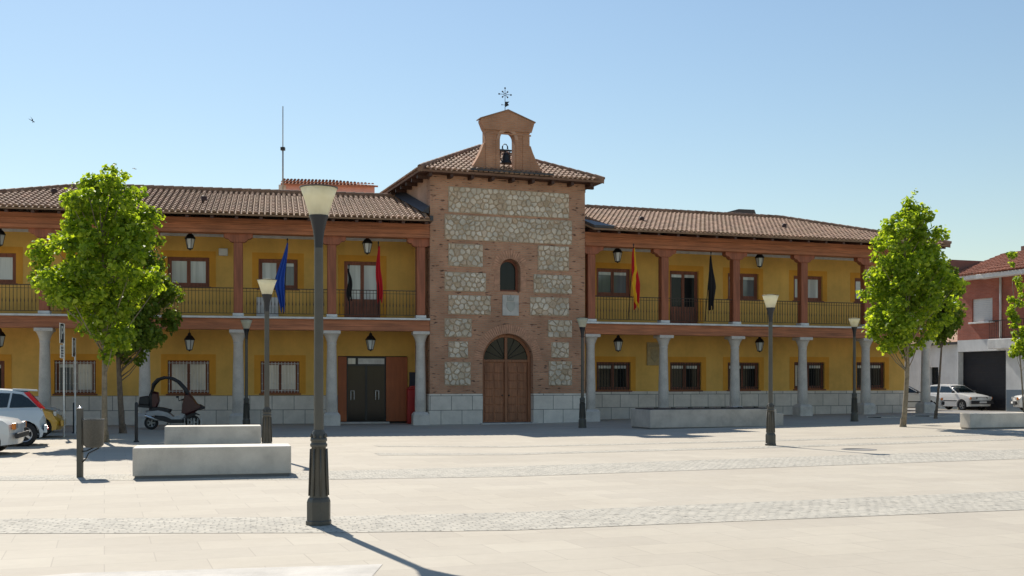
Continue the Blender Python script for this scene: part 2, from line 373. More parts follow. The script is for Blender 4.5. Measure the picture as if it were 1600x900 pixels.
def g(x, y):                                       # the square rises gently to the right, towards the street
    return .25*min(1, max(0, x/18))*min(1, max(0, (y-28)/16))*(1-.5*min(1, max(0, (y-50)/8)))
def at(px, py, zz=None):
    """where a point seen at (px,py) stands on the ground"""
    z = 0 if zz is None else zz
    for _ in range(12):
        Y = (EYE-z)*F/(py-HOR); X = (px-800)/F*Y
        if zz is None: z = g(X, Y)
    return X, Y, z

# ------------------------------------------------------------------ ground
gb = MB(); xs = sorted(set([-900, -300, -120, -60, -30, -15, -8, -4] + [i*1.5 for i in range(0, 14)] + [30, 60, 120, 300, 900]))
ys = sorted(set([-300, -60, -20, 0, 6, 12, 18, 24] + [28+i*2 for i in range(0, 9)] + [50, 54, 58, 64, 80, 120, 300, 1200, 2600]))
gb.add([(x, y, g(x, y)) for y in ys for x in xs], [(j*len(xs)+i, j*len(xs)+i+1, (j+1)*len(xs)+i+1, (j+1)*len(xs)+i) for j in range(len(ys)-1) for i in range(len(xs)-1)])
gb.build('plaza_ground', 'paving')['kind'] = 'structure'
def sheet(name, lower, upper, mat, dz=.004):
    b = MB(); vs = []; fs = []; n = 0
    for k in range(len(lower)-1):
        (ax, ay), (bx, by), (cx, cy), (dx, dy) = lower[k], lower[k+1], upper[k], upper[k+1]
        for i in range(9):
            t = i/8
            for (x, y) in ((ax+(bx-ax)*t, ay+(by-ay)*t), (cx+(dx-cx)*t, cy+(dy-cy)*t)): vs.append((x, y, g(x, y)+dz))
        o = k*18
        fs += [(o+2*i, o+2*i+2, o+2*i+3, o+2*i+1) for i in range(8)]
    o = b.add(vs, fs).build(name, mat); o['kind'] = 'structure'; return o
def gp(px, py): x, y, z = at(px, py); return (x, y)
sheet('cobble_path', [(-16, 12.1), gp(0, 834), gp(500, 833), gp(800, 829), gp(1600, 797), (22, 20.2)], [(-16, 13.4), gp(0, 811), gp(500, 808), gp(800, 801), gp(1600, 767), (22, 22.3)], 'cobble')
sheet('cobble_path', [(-20, 18.7), gp(0, 751), gp(480, 750), gp(800, 745), gp(1600, 717), (30, 31)], [(-20, 19.4), gp(0, 744), gp(480, 737), gp(800, 729), gp(1600, 702), (30, 33.8)], 'cobble')
sheet('cobble_path', [(-3, 25.2), gp(800, 711), gp(1600, 687), (40, 42)], [(-3.2, 26), gp(800, 708), gp(1600, 684), (40, 43.2)], 'cobble')
sheet('cobble_path', [(-3.4, 28.6), gp(800, 699), gp(1600, 678), (40, 45)], [(-3.6, 29.1), gp(800, 697), gp(1600, 676), (40, 46)], 'cobble')
sheet('pale_slab_patch', [(-5, 9.0), (-1.2, 9.0)], [gp(120, 896), gp(598, 882)], 'patch')
# street beyond the building
TH = R(20); dU = (math.cos(TH), math.sin(TH)); dV = (-math.sin(TH), math.cos(TH))
sheet('street', [(19.0, 57.5), (27.5, 36)], [(12.0, 90), (34.5, 38.5)], 'asphalt')

# ------------------------------------------------------------------ town hall
TL, TT, TR = R(12), R(20), R(19)
T0 = Vector((-3.1525, 43.1, 0)); T1 = Vector((2.9524, 45.322, 0)); TW = 6.4966
root = thing('town_hall', 'ochre arcaded town hall with two galleried wings and a central brick and stone tower', 'town hall', T0)
BR = T(*(-T0))
ML = BR @ T(*T0) @ RZ(TL); MT = BR @ T(*T0) @ RZ(TT); MR = BR @ T(*T1) @ RZ(TR)
BAL, BEAM0, CEIL = 4.1, 7.18, 7.45
def rect(x0, x1, z0, z1): return [(x0, z0), (x1, z0), (x1, z1), (x0, z1)]
def arch(x0, x1, z0, zs, n=14):
    r = (x1-x0)/2; c = (x0+x1)/2
    return [(x0, z0), (x1, z0)]+[(c+r*math.cos(math.pi*i/n), zs+r*math.sin(math.pi*i/n)) for i in range(n+1)]
def tiles(mb, O, A, S, a0, a1, smax, clip, pitch=.21, cl=.40):
    O, A, S = Vector(O), Vector(A).normalized(), Vector(S).normalized(); Nn = A.cross(S).normalized()
    if Nn.z < 0: Nn = -Nn
    nj = int(math.ceil(smax/cl))
    for j in range(nj):
        s0 = j*cl-.03; s1 = min((j+1)*cl+.03, smax); lo, hi = clip((s0+s1)/2)
        i = 0
        a = a0+pitch/2
        while a < a1:
            if lo < a < hi:
                jit = rnd.uniform(-.008, .008); vs = []
                for (s, r, h) in ((s0+jit, .088, .035), (s1+jit, .068, .012)):
                    for k in range(6):
                        t = math.pi*k/5; vs.append(tuple(O+A*(a+r*math.cos(t))+S*s+Nn*(h+r*math.sin(t)*.9)))
                u = (rnd.random()*50, rnd.random()*50)
                mb.add(vs, [(k, k+1, k+7, k+6) for k in range(5)]+[(0, 1, 2, 3, 4, 5)], uv=u)
            a += pitch
def ridge(mb, p, q, r=.13):
    p, q = Vector(p), Vector(q); d = q-p; L = d.length; d.normalize(); sd_ = d.cross(Vector((0, 0, 1))).normalized(); up = sd_.cross(d)
    n = max(1, int(L/.38)); e_ = sd_*r*.9; dn = Vector((0, 0, -.16)); tpv = up*.06
    mb.add([tuple(p+e_+dn), tuple(p-e_+dn), tuple(p-e_+tpv), tuple(p+e_+tpv), tuple(q+e_+dn), tuple(q-e_+dn), tuple(q-e_+tpv), tuple(q+e_+tpv)], [(0, 1, 2, 3), (4, 5, 6, 7), (0, 3, 7, 4), (1, 2, 6, 5), (3, 2, 6, 7)], uv=(7.7, 3.1))
    for i in range(n):
        a = p+d*(L*i/n); b = p+d*(L*(i+1)/n+.04); vs = []
        for (c, rr) in ((a, r), (b, r*.82)):
            for k in range(7):
                t = math.pi*k/6; vs.append(tuple(c+sd_*rr*math.cos(t)+up*(rr*math.sin(t)+.02)))
        mb.add(vs, [(k, k+1, k+8, k+7) for k in range(6)]+[tuple(range(7))], uv=(rnd.random()*50, rnd.random()*50))
def windowpart(m, u0, u1, z0, z1, kind='pale', v=2.2, grille=None, sill=True, right_reveal=False, doors=False, blind=None):
    """casement set .17 m back in the wall opening: window > pane, surround, sill, grille"""
    b = MB(); yf, yb = v+.10, v+.17; fw = .075
    b.box(u0, u0+fw, yf, yb, z0, z1); b.box(u1-fw, u1, yf, yb, z0, z1); b.box(u0+fw, u1-fw, yf, yb, z1-fw, z1); b.box(u0+fw, u1-fw, yf, yb, z0, z0+fw)
    cw = (u1-u0-2*fw)/2; mid = (u0+u1)/2
    for k in (0, 1):
        a = u0+fw+k*cw; s = .07
        b.box(a+.004, a+s, yf+.015, yb+.02, z0+fw, z1-fw); b.box(a+cw-s, a+cw-.004, yf+.015, yb+.02, z0+fw, z1-fw)
        b.box(a+s, a+cw-s, yf+.015, yb+.02, z1-fw-s, z1-fw); b.box(a+s, a+cw-s, yf+.015, yb+.02, z0+fw, z0+fw+s)
        if doors: b.box(a+s, a+cw-s, yf+.03, yb+.012, z0+fw+s, z0+.85)
    o = b.build('balcony_door' if doors else 'window', 'frame', root, m, bevel=.006)
    for k in (0, 1):
        a = u0+fw+k*cw+.07; zb = z0+(.85 if doors else fw+.07)
        p = MB().box(a, a+cw-.14, v+.15, v+.16, zb, z1-fw-.07)
        kk = kind if isinstance(kind, str) else kind[k]
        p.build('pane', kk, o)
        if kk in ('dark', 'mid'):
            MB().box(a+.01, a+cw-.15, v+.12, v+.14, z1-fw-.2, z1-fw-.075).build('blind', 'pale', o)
    s = MB(); w_ = .24
    s.prism(rect(u0-w_, u1+w_, z0-(0 if doors else .02), z1+w_), v-.012, v-.001, [rect(u0, u1, z0, z1)] if not doors else [rect(u0, u1, z0+.001, z1)])
    if z0 > 1.6 or True:
        s.build('surround', 'surround', o)
    if sill and not doors: MB().box(u0-.06, u1+.06, v-.05, v+.1, z0-.06, z0-.004).build('sill', 'frame', o, bevel=.006)
    if grille:
        q = MB(); n = int((u1-u0-.1)/.125)
        for i in range(n+1):
            x = u0+.06+(u1-u0-.12)*i/n
            q.box(x-.009, x+.009, v+.02, v+.038, z0+.03, z1-.03)
            for zz in (z0+(z1-z0)*.3, z0+(z1-z0)*.62): q.lathe([(.001, zz-.05), (.022, zz), (.001, zz+.05)], 6, (x, v+.029))
        for zz in (z0+.1, z1-.1): q.box(u0+.02, u1-.02, v+.022, v+.036, zz-.01, zz+.01)
        q.build('grille', grille, o)
    return o
# shared column / post meshes
def make_column(h, gz):
    b = MB(); o = MB().lathe([(.205, .5+gz), (.222, .62+gz), (.205, h*.45), (.172, h-.55), (.185, h-.52), (.185, h-.47), (.172, h-.46)], 20, cap=False).build('column', 'granite', root)
    b = MB().lathe([(.44, -.06), (.44, .40+gz), (.40, .44+gz), (.33, .50+gz), (.22, .5+gz)], 4, rot=R(45), smooth=False)
    b.build('base', 'granite', o, bevel=.012)
    c = MB().lathe([(.172, h-.47), (.19, h-.40), (.24, h-.25), (.30, h-.14), (.33, h-.12)], 20)
    c.box(-.32, .32, -.32, .32, h-.12, h); c.build('capital', 'granite', o, bevel=.012)
    return o
def make_post():
    o = MB().box(-.17, .17, -.17, .17, BAL+.12, 6.86).build('post', 'post', root, bevel=.035)
    pr = [(-.53, BEAM0), (-.53, 7.06), (-.46, 7.0), (-.36, 6.98), (-.30, 6.9), (-.22, 6.86), (.22, 6.86), (.30, 6.9), (.36, 6.98), (.46, 7.0), (.53, 7.06), (.53, BEAM0)]
    MB().prism(pr, -.15, .15).build('bracket', 'post', o, bevel=.01)
    MB().box(-.2, .2, -.2, .2, BAL+.012, BAL+.12).build('footing', 'white', o, bevel=.01)
    return o
def railing(m, u0, u1, v=.18):
    b = MB(); b.box(u0, u1, v-.02, v+.02, 5.14, 5.17); b.box(u0, u1, v-.012, v+.012, BAL+.11, BAL+.13); b.box(u0, u1, v-.010, v+.010, 5.03, 5.045)
    n = max(2, int((u1-u0)/.125))
    for i in range(1, n):
        x = u0+(u1-u0)*i/n; b.box(x-.008, x+.008, v-.008, v+.008, BAL+.13, 5.14)
        b.lathe([(.009, 4.5), (.02, 4.58), (.012, 4.66), (.009, 4.7)], 5, (x, v), cap=False)
    b.build('railing', 'rail', root, m)
def wing(m, ua, ub, cols, wins, plinth_top, gzf, side):
    sg = -1 if side == 'L' else 1
    tow = .0 if side == 'L' else -.3                 # run a little into the tower
    lo, hi = (ua, ub) if side == 'L' else (ua, ub)
    w0, w1 = (lo, hi+.25) if side == 'L' else (lo-.3, hi)
    # wall (with openings), back block
    holes = [rect(a, b, c, d) for a, b, c, d in wins if c > plinth_top]
    line = [(w0, plinth_top)]
    for a, b, c, d in wins:
        if c < plinth_top: line += [(a, plinth_top), (a, d), (b, d), (b, plinth_top)]
    wb = MB().prism(line+[(w1, plinth_top), (w1, 7.6), (w0, 7.6)], 2.2, 2.5, holes)
    wb.box(w0, w0+.3, 2.5, 8.8, plinth_top, 7.6); wb.box(w1-.3, w1, 2.5, 8.8, plinth_top, 7.6); wb.box(w0+.3, w1-.3, 8.5, 8.8, 0, 7.6)
    wb.build('wall', 'ochre', root, m)
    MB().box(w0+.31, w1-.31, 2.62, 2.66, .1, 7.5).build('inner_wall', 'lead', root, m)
    dz = [h for h in wins if h[2] < .3]
    if dz: pb = MB().prism(rect(w0-.03, w1+.0, -.1, plinth_top), 2.16, 2.5, [rect(a, b, max(c, -.09), plinth_top-.001) for a, b, c, d in dz]) if False else None
    segs = [w0-.03]+sum([[h[0], h[1]] for h in sorted(dz)], [])+[w1]
    b = MB()
    for i in range(0, len(segs), 2): b.box(segs[i], segs[i+1], 2.16, 2.5, -.1, plinth_top)
    b.box(w0-.03 if side == 'L' else w1-.3, w0+.3 if side == 'L' else w1+.03, 2.51, 8.8, -.1, plinth_top)
    b.build('plinth', 'plinth', root, m, bevel=.006)
    # gallery floor, beams
    c0, c1 = (lo, hi-.01) if side == 'L' else (lo+.01, hi)
    MB().box(c0, c1, -.10, 2.19, BAL-.075, BAL).build('balcony_slab', 'white', root, m, bevel=.008)
    b = MB(); b.box(c0, c1, .02, .42, 3.72, BAL-.079); b.box(c0, c1, -.03, .018, 3.60, 3.76); b.box(c0, c1, .02, .36, 3.6, 3.716)
    b.build('gallery_beam', 'beam', root, m, bevel=.012)
    MB().box(c0, c1, .43, 2.18, 3.95, BAL-.08).build('gallery_ceiling', 'beam', root, m)
    b = MB(); b.box(c0, c1, .02, .42, 7.32, 7.74); b.box(c0, c1, -.05, .46, BEAM0, 7.316); b.box(c0, c1, -.03, .018, 7.50, 7.56)
    b.build('eave_beam', 'beam', root, m, bevel=.012)
    MB().box(c0, c1, .47, 2.18, CEIL, CEIL+.05).build('upper_ceiling', 'darkwood', root, m)
    MB().box(c0, c1, 2.09, 2.19, 7.29, 7.42).build('cornice', 'white', root, m)
    # rafters
    n = int((hi-lo)/.88)
    for i in range(n+1):
        x = lo+.25+(hi-lo-.5)*i/n
        if i == 0:
            b = MB().prism([(-.84, 7.60), (-.84, 7.69), (.5, 7.98), (.5, 7.80)], -.055, .055); b.v = [(p[1], p[0], p[2]) for p in b.v]
            ro_ = b.build('rafter', 'darkwood', root, m @ T(x, 0, 0))
        else: c_ = ro_.copy(); COL.objects.link(c_); c_.matrix_local = m @ T(x, 0, 0)
    # columns and posts
    proto = None
    for i, u in enumerate(cols):
        p = m @ T(u, .25, 0); gz = gzf(p.translation.x+T0.x, p.translation.y+T0.y)
        o = make_column(3.6, gz); o.matrix_local = p
    for i, u in enumerate(cols):
        o = POST if i == 0 and side == 'L' else copy_tree(POST)
        o.matrix_local = m @ T(u, .25, 0)
    ed = sorted(cols)
    lim = ([lo]+ed+[hi])
    for a, bq in zip(lim[:-1], lim[1:]):
        if bq-a > .9: railing(m, a+(.17 if a in ed else 0), bq-(.17 if bq in ed else 0))
POST = make_post()
colsL = [-17.45, -13.97, -10.52, -7.18, -3.73, -.34]
colsR = [.34, 3.65, 7.03, 10.39, 13.66, 16.9]
winL = [(-9.89, -8.33, 5.36, 6.49), (-6.47, -4.96, 5.33, 6.49), (-3.14, -1.70, BAL+.02, 6.47), (-16.9, -15.35, 5.36, 6.49), (-13.5, -12.1, BAL+.02, 6.49),
        (-14.0, -12.51, 1.21, 2.48), (-9.89, -8.33, 1.2, 2.49), (-6.39, -4.89, 1.21, 2.47), (-3.39, -.62, .06, 2.69), (-17.2, -15.75, 1.2, 2.45)]
winR = [(1.45, 3.05, 5.36, 6.53), (4.93, 6.35, BAL+.02, 6.53), (7.81, 9.37, 5.37, 6.52), (11.21, 12.75, 5.38, 6.51), (14.5, 16.05, 5.4, 6.5),
        (1.45, 3.05, 1.29, 2.51), (4.95, 6.48, 1.29, 2.52), (7.81, 9.41, 1.30, 2.53), (11.24, 12.85, 1.33, 2.56), (14.6, 16.16, 1.35, 2.58)]
wing(ML, -17.9, 0, colsL, winL, 1.13, lambda x, y: 0, 'L')
wing(MR, 0, 17.3, colsR, winR, 1.25, g, 'R')
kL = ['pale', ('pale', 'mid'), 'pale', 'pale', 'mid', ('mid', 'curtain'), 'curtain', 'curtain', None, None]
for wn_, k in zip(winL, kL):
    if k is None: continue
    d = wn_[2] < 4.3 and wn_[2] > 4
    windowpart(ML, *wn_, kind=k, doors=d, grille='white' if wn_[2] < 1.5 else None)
windowpart(ML, *winL[9], kind='dark', grille='frame')
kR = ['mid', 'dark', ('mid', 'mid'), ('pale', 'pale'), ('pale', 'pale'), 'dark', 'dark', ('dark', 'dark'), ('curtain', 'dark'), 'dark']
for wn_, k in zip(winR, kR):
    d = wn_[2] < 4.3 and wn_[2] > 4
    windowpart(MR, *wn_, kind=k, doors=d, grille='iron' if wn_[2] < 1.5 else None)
# entrance in the left wing
e0, e1 = -3.39, -.62
MB().box(e0, e0+.34, 2.14, 2.22, .08, 2.66).build('entrance_panel', 'panel', root, ML, bevel=.01); MB().box(e1-.86, e1, 2.14, 2.22, .08, 2.66).build('entrance_panel', 'panel', root, ML, bevel=.01)
a0, a1 = e0+.34, e1-.86; am = (a0+a1)/2
f = MB(); f.box(a0, a0+.05, 2.25, 2.31, .1, 2.66); f.box(a1-.05, a1, 2.25, 2.31, .1, 2.66); f.box(am-.04, am+.04, 2.25, 2.31, .1, 2.3); f.box(a0+.05, a1-.05, 2.25, 2.31, 2.3, 2.36); f.box(a0+.05, a1-.05, 2.25, 2.31, 2.6, 2.66)
f = f.build('entrance_door', 'iron', root, ML)
MB().box(a0+.05, am-.04, 2.27, 2.29, .12, 2.3).build('pane', 'dark', f); MB().box(am+.04, a1-.05, 2.27, 2.29, .12, 2.3).build('pane', 'dark', f)
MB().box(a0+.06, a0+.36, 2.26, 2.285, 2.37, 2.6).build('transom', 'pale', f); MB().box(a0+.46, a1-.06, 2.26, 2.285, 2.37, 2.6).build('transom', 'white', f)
for x in (a0+.17, a1-.42): MB().tube([(x, 2.25, .95), (x, 2.17, .95), (x, 2.17, 1.3), (x, 2.25, 1.3), (x+.13, 2.25, 1.3), (x+.13, 2.17, 1.3), (x+.13, 2.17, .95), (x+.13, 2.25, .95)], .018, 6).build('handle', 'white', f)
MB().box(a0-.3, a1+.1, 1.75, 2.13, 0, .07).build('doorstep', 'plaque', root, ML, bevel=.01)
MB().box(-.55, -.1, 2.12, 2.155, .1, 2.05).build('side_panel', 'bluepaint', root, ML)
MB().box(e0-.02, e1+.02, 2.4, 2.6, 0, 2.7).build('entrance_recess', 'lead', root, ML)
# roofs
def wing_roof(m, ua, ub, hipend, side):
    vr, zr, ze, ov = 4.4, 9.40, 7.78, .9
    run = vr+ov; S = Vector((0, run, zr-ze)); SL = S.length; S.normalize(); k = run/SL
    o = None
    b = MB(); base = MB()
    if side == 'L': clipF = lambda s: (ua+s*k, -.06 if s*k < ov else -.06-(s*k-ov)*math.tan(R(8)))
    else: clipF = lambda s: (max(0.03, .95-s*k*.55), ub-s*k)
    tiles(b, (0, -ov, ze), (1, 0, 0), S, ua, ub, SL, clipF)
    # hipped end
    Sx = Vector((run*hipend*-1, 0, zr-ze)).normalized()
    ex = ua if side == 'L' else ub
    tiles(b, (ex, -ov, ze), (0, 1, 0), Sx, 0, 2*run, SL, lambda s: (s*k, 2*run-s*k))
    Sb = Vector((0, -run, zr-ze)).normalized()
    clipB = (lambda s: (ua+s*k, -.8)) if side == 'L' else (lambda s: (.0, ub-s*k))
    tiles(b, (0, 2*vr+ov, ze), (1, 0, 0), Sb, ua, ub, SL, clipB)
    re = ua+run if side == 'L' else ub-run; rs = -.65 if side == 'L' else 0
    ridge(b, (rs, vr, zr+.06), (re, vr, zr+.06)); ridge(b, (re, vr, zr+.05), (ex, -ov, ze+.05)); ridge(b, (re, vr, zr+.05), (ex, 2*vr+ov, ze+.05))
    # base sheet with thickness
    x_t = 0
    ins = 0 if side == 'L' else 0
    P = [(ex, -ov, ze), (x_t, -ov, ze), (x_t+(rs if side == 'L' else 0), vr, zr), (re, vr, zr), (ex, 2*vr+ov, ze), (x_t+(rs*1.8 if side == 'L' else 0), 2*vr+ov, ze)]
    lowr = [(p[0], p[1], p[2]-.07) for p in P]
    base.add(P+lowr, [(0, 1, 2, 3), (0, 3, 4), (4, 3, 2, 5), (6, 7, 8, 9), (6, 9, 10), (10, 9, 8, 11), (0, 1, 7, 6), (0, 4, 10, 6), (1, 2, 8, 7), (4, 5, 11, 10)], uv=(3.3, 4.4))
    r = base.build('roof', 'tile', root, m)
    b.build('roof_tiles', 'tile', r)
    fl = MB()
    if side == 'L':
        for s in (0,): fl.add([(-.02-.02, 0.02, ze+.36), (-.68, vr, zr+.10), (-.68, vr, zr+.38), (-.04, .02, ze+.64), (-.30, 0.02, ze+.42), (-.94, vr, zr+.12)], [(0, 1, 2, 3), (0, 4, 5, 1), (3, 2, 5, 4), (0, 3, 4)])
        fl.box(-.12, -.005, -.93, .0, ze-.05, ze+.14)
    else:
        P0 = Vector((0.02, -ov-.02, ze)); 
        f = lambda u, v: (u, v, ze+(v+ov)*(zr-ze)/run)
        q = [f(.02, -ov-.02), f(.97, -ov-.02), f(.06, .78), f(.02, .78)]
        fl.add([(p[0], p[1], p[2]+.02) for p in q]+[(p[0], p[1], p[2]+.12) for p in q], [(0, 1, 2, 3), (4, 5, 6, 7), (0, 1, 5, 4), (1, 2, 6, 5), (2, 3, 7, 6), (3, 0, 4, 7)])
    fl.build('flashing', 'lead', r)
    for u, v in (((-8.5, 1.6), (-14, 2.2)) if side == 'L' else ((3.1, 1.2), (10.2, 1.4))):
        z = ze+(v+ov)*(zr-ze)/run; MB().lathe([(.11, z+.03), (.12, z+.2), (.05, z+.24)], 8, (u, v)).build('roof_vent', 'darkwood', r)
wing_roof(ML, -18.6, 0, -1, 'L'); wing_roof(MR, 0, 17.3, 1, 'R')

# ---- tower
def tp(zx, zy):                                     # tower face coordinates from the 2.25x crop
    px, py = 650+zx/2.25, 280+zy/2.25; k = (px-800)/F; c, s = math.cos(TT), math.sin(TT)
    u = (k*T0.y-T0.x)/(c-k*s); Y = T0.y+u*s; return u, EYE+(HOR-py)*Y/F
TZ = 9.72; PZ = 1.19
def prect(x0, y0, x1, y1):
    a = tp(x0, y0); b = tp(x1, y1); zt = (a[1]+tp(x1, y0)[1])/2; zb = (tp(x0, y1)[1]+b[1])/2
    return a[0], b[0], zb, zt
d0, d1, dzb, dzt = prect(245, 543, 405, 848); d0, d1 = 2.13, 4.25; dr = (d1-d0)/2; dsp = 3.62-dr
dsp = tp(325, 543)[1]-dr
w0_, w1_, wzb, wzt = prect(295, 280, 367, 395); wr = (w1_-w0_)/2
front = rect(0, TW, PZ, TZ)
# the door opening breaks the bottom edge of the wall
pts = [(0, PZ), (d0, PZ)]+[(d0+dr+dr*math.cos(math.pi-math.pi*i/18), dsp+dr*math.sin(math.pi*i/18)) for i in range(19)]+[(d1, PZ), (TW, PZ), (TW, TZ), (0, TZ)]
wh = arch(w0_, w1_, wzb, wzt-wr)
tw = MB().prism(pts, 0, .5, [wh])
tower = tw.build('tower_wall', 'brick', root, MT)
b = MB(); b.box(0, .4, .5, 7.5, PZ, TZ); b.box(TW-.4, TW, .5, 7.5, PZ, TZ); b.box(.4, TW-.4, 7.1, 7.5, 0, TZ); b.build('tower_side_wall', 'sidebrick', tower)
b = MB(); b.box(-.035, d0, -.035, .5, -.1, PZ); b.box(d1, TW+.035, -.035, .5, -.1, PZ); b.box(-.035, .4, .501, 7.5, -.1, PZ); b.box(TW-.4, TW+.035, .501, 7.5, -.1, PZ)
b.build('tower_plinth', 'plinth', tower, bevel=.006)
MB().box(d0-.1, d1+.1, -.28, .5, -.02, .05).build('doorstep', 'plaque', tower, bevel=.01)
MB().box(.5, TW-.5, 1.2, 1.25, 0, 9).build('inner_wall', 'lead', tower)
for r_ in [(113, 38, 537, 128), (100, 135, 548, 222), (113, 228, 235, 308), (428, 235, 537, 322), (100, 328, 246, 395), (413, 336, 548, 402), (113, 408, 262, 476), (400, 415, 537, 480),
           (100, 490, 195, 555), (463, 495, 548, 557), (113, 570, 182, 628), (475, 573, 537, 628), (100, 642, 192, 725), (466, 640, 548, 725)]:
    a, c, zb, zt = prect(*r_)
    pn = MB().box(a, c, -.012, -.002, zb, zt).build('stone_panel', 'mortar', tower)
    sz = .235; nx = max(2, round((c-a)/sz)); nz = max(2, round((zt-zb)/(sz*.9))); S_ = []
    for i in range(-1, nx+1):
        for j in range(-1, nz+1):
            S_.append((a+(i+.5+rnd.uniform(-.36, .36)+(.5 if j % 2 else 0))*(c-a)/nx, zb+(j+.5+rnd.uniform(-.36, .36))*(zt-zb)/nz))
    st = MB()
    for p in S_:
        poly = [(a+.01, zb+.01), (c-.01, zb+.01), (c-.01, zt-.01), (a+.01, zt-.01)]
        gap = rnd.uniform(.010, .022)
        for q in S_:
            if q is p: continue
            dx, dz = q[0]-p[0], q[1]-p[1]; dd = math.hypot(dx, dz)
            if dd > .8: continue
            lim = dd/2-gap; out_ = []
            for k in range(len(poly)):
                A, B = poly[k], poly[(k+1) % len(poly)]
                da = ((A[0]-p[0])*dx+(A[1]-p[1])*dz)/dd-lim; db = ((B[0]-p[0])*dx+(B[1]-p[1])*dz)/dd-lim
                if da <= 0: out_.append(A)
                if (da < 0 < db) or (db < 0 < da): t = da/(da-db); out_.append((A[0]+(B[0]-A[0])*t, A[1]+(B[1]-A[1])*t))
            poly = out_
            if len(poly) < 3: break
        if len(poly) < 3: continue
        ar = abs(sum(poly[k][0]*poly[(k+1) % len(poly)][1]-poly[(k+1) % len(poly)][0]*poly[k][1] for k in range(len(poly))))/2
        if ar < .004: continue
        for _ in range(2):                              # round the corners
            poly = [((A[0]*(1-w_)+B[0]*w_), (A[1]*(1-w_)+B[1]*w_)) for A, B in zip(poly, poly[1:]+poly[:1]) for w_ in (.22, .78)]
        cx_ = sum(q[0] for q in poly)/len(poly); cz_ = sum(q[1] for q in poly)/len(poly); d_ = rnd.uniform(.028, .06); n_ = len(poly); vs = []
        tx, tz = rnd.uniform(-.05, .05), rnd.uniform(-.05, .05)
        for (sc_, y_) in ((1, -.012), (.97, -.012-d_*.6), (.80, -.012-d_)):
            for q in poly: vs.append((cx_+(q[0]-cx_)*sc_, y_+(q[0]-cx_)*tx+(q[1]-cz_)*tz if sc_ < 1 else y_, cz_+(q[1]-cz_)*sc_))
        st.add(vs, [(r0*n_+k, r0*n_+(k+1) % n_, (r0+1)*n_+(k+1) % n_, (r0+1)*n_+k) for r0 in (0, 1) for k in range(n_)]+[tuple(range(2*n_, 3*n_))], uv=(rnd.random()*50, rnd.random()*50))
    so_ = st.build('stones', 'stones', pn); so_['kind'] = 'stuff'
def ringarch(x0, x1, zs, wd, y0, y1, legs=0):
    b = MB(); c = (x0+x1)/2; r = (x1-x0)/2; n = 20 if r < .8 else 44
    for i in range(n):
        a0, a1 = math.pi*i/n+.012/r, math.pi*(i+1)/n-.012/r
        P = [(c+q*math.cos(a), zs+q*math.sin(a)) for q, a in ((r+.005, a0), (r+wd, a0), (r+wd, a1), (r+.005, a1))]
        b.prism(P, y0, y1)
    k = int(legs/.085)
    for i in range(k):
        for xa in (x0-.24, x1+.005): b.box(xa, xa+.235, y0, y1, zs-(i+1)*.085+.006, zs-i*.085-.006)
    return b
brk = simple('voussoir_brick', (.52, .29, .19), .9, var=.3, scale=5)
ringarch(w0_, w1_, wzt-wr, .34, -.02, -.002, .9).build('brick_arch', brk, tower)
ringarch(d0, d1, dsp, .36, -.02, -.002, 0).build('brick_arch', brk, tower)
# door leaves, glass fan
fr = MB(); c = (d0+d1)/2
def halfring(b, c, zs, r0, r1, y0, y1, n=18, a0=0, a1=math.pi):
    for i in range(n):
        a, e = a0+(a1-a0)*i/n, a0+(a1-a0)*(i+1)/n
        b.prism([(c+q*math.cos(t), zs+q*math.sin(t)) for q, t in ((r0, a), (r1, a), (r1, e), (r0, e))], y0, y1)
halfring(fr, c, dsp, dr-.13, dr-.002, .25, .38)
fr.box(d0+.002, d0+.13, .25, .38, .06, dsp); fr.box(d1-.13, d1-.002, .25, .38, .06, dsp); fr.box(c-.055, c+.055, .24, .37, .06, dsp+dr-.14); fr.box(d0+.13, d1-.13, .26, .37, dsp-.06, dsp+.04)
fro = fr.build('arched_door', 'door', tower, bevel=.008)
for (a, e) in ((d0+.13, c-.055), (c+.055, d1-.13)):
    lf = MB().box(a+.005, e-.005, .31, .35, .06, dsp-.06); rows = 7; cw = (e-a-.16)/2
    for j in range(rows):
        z0 = .14+(dsp-.3)*j/rows; z1 = .14+(dsp-.3)*(j+1)/rows-.05
        for q in (0, 1):
            xa = a+.05+q*(cw+.05); lf.box(xa, xa+cw, .285, .312, z0, z1)
    lo_ = lf.build('door_leaf', 'door', fro, bevel=.01)
    MB().lathe([(.035, 0), (.035, .02), (.02, .05)], 10).build('handle', 'iron', fro, T(e-.09 if a < c-.5 else a+.09, .30, 1.12) @ Matrix.Rotation(R(90), 4, 'X'))
    ga, gc = (math.pi/2+.06, math.pi) if a < c-.3 else (0, math.pi/2-.06)
    gl = MB(); halfring(gl, c, dsp+.04, .02, dr-.13, .31, .32, 8, ga, gc); gl.build('pane', 'dark', fro)
    bars = MB()
    for i in range(1, 4):
        t = ga+(gc-ga)*i/4; bars.tube([(c, .30, dsp+.04), (c+(dr-.13)*math.cos(t), .30, dsp+.04+(dr-.13)*math.sin(t))], .012, 5)
    bars.build('fan_bar', 'iron', fro)
wf = MB(); halfring(wf, (w0_+w1_)/2, wzt-wr, wr-.09, wr-.002, .30, .38, 12); wf.box(w0_+.002, w0_+.09, .30, .38, wzb+.002, wzt-wr); wf.box(w1_-.09, w1_-.002, .30, .38, wzb+.002, wzt-wr); wf.box(w0_+.09, w1_-.09, .30, .38, wzb+.002, wzb+.09)
wo = wf.build('arched_window', 'frame', tower)
MB().prism(arch(w0_+.05, w1_-.05, wzb+.05, wzt-wr, 10), .345, .355).build('pane', 'dark', wo)
a, e, zb, zt = prect(303, 408, 360, 480)
pl = MB().box(a, e, -.05, -.002, zb, zt).build('coat_of_arms_plaque', 'plaque', tower, bevel=.01)
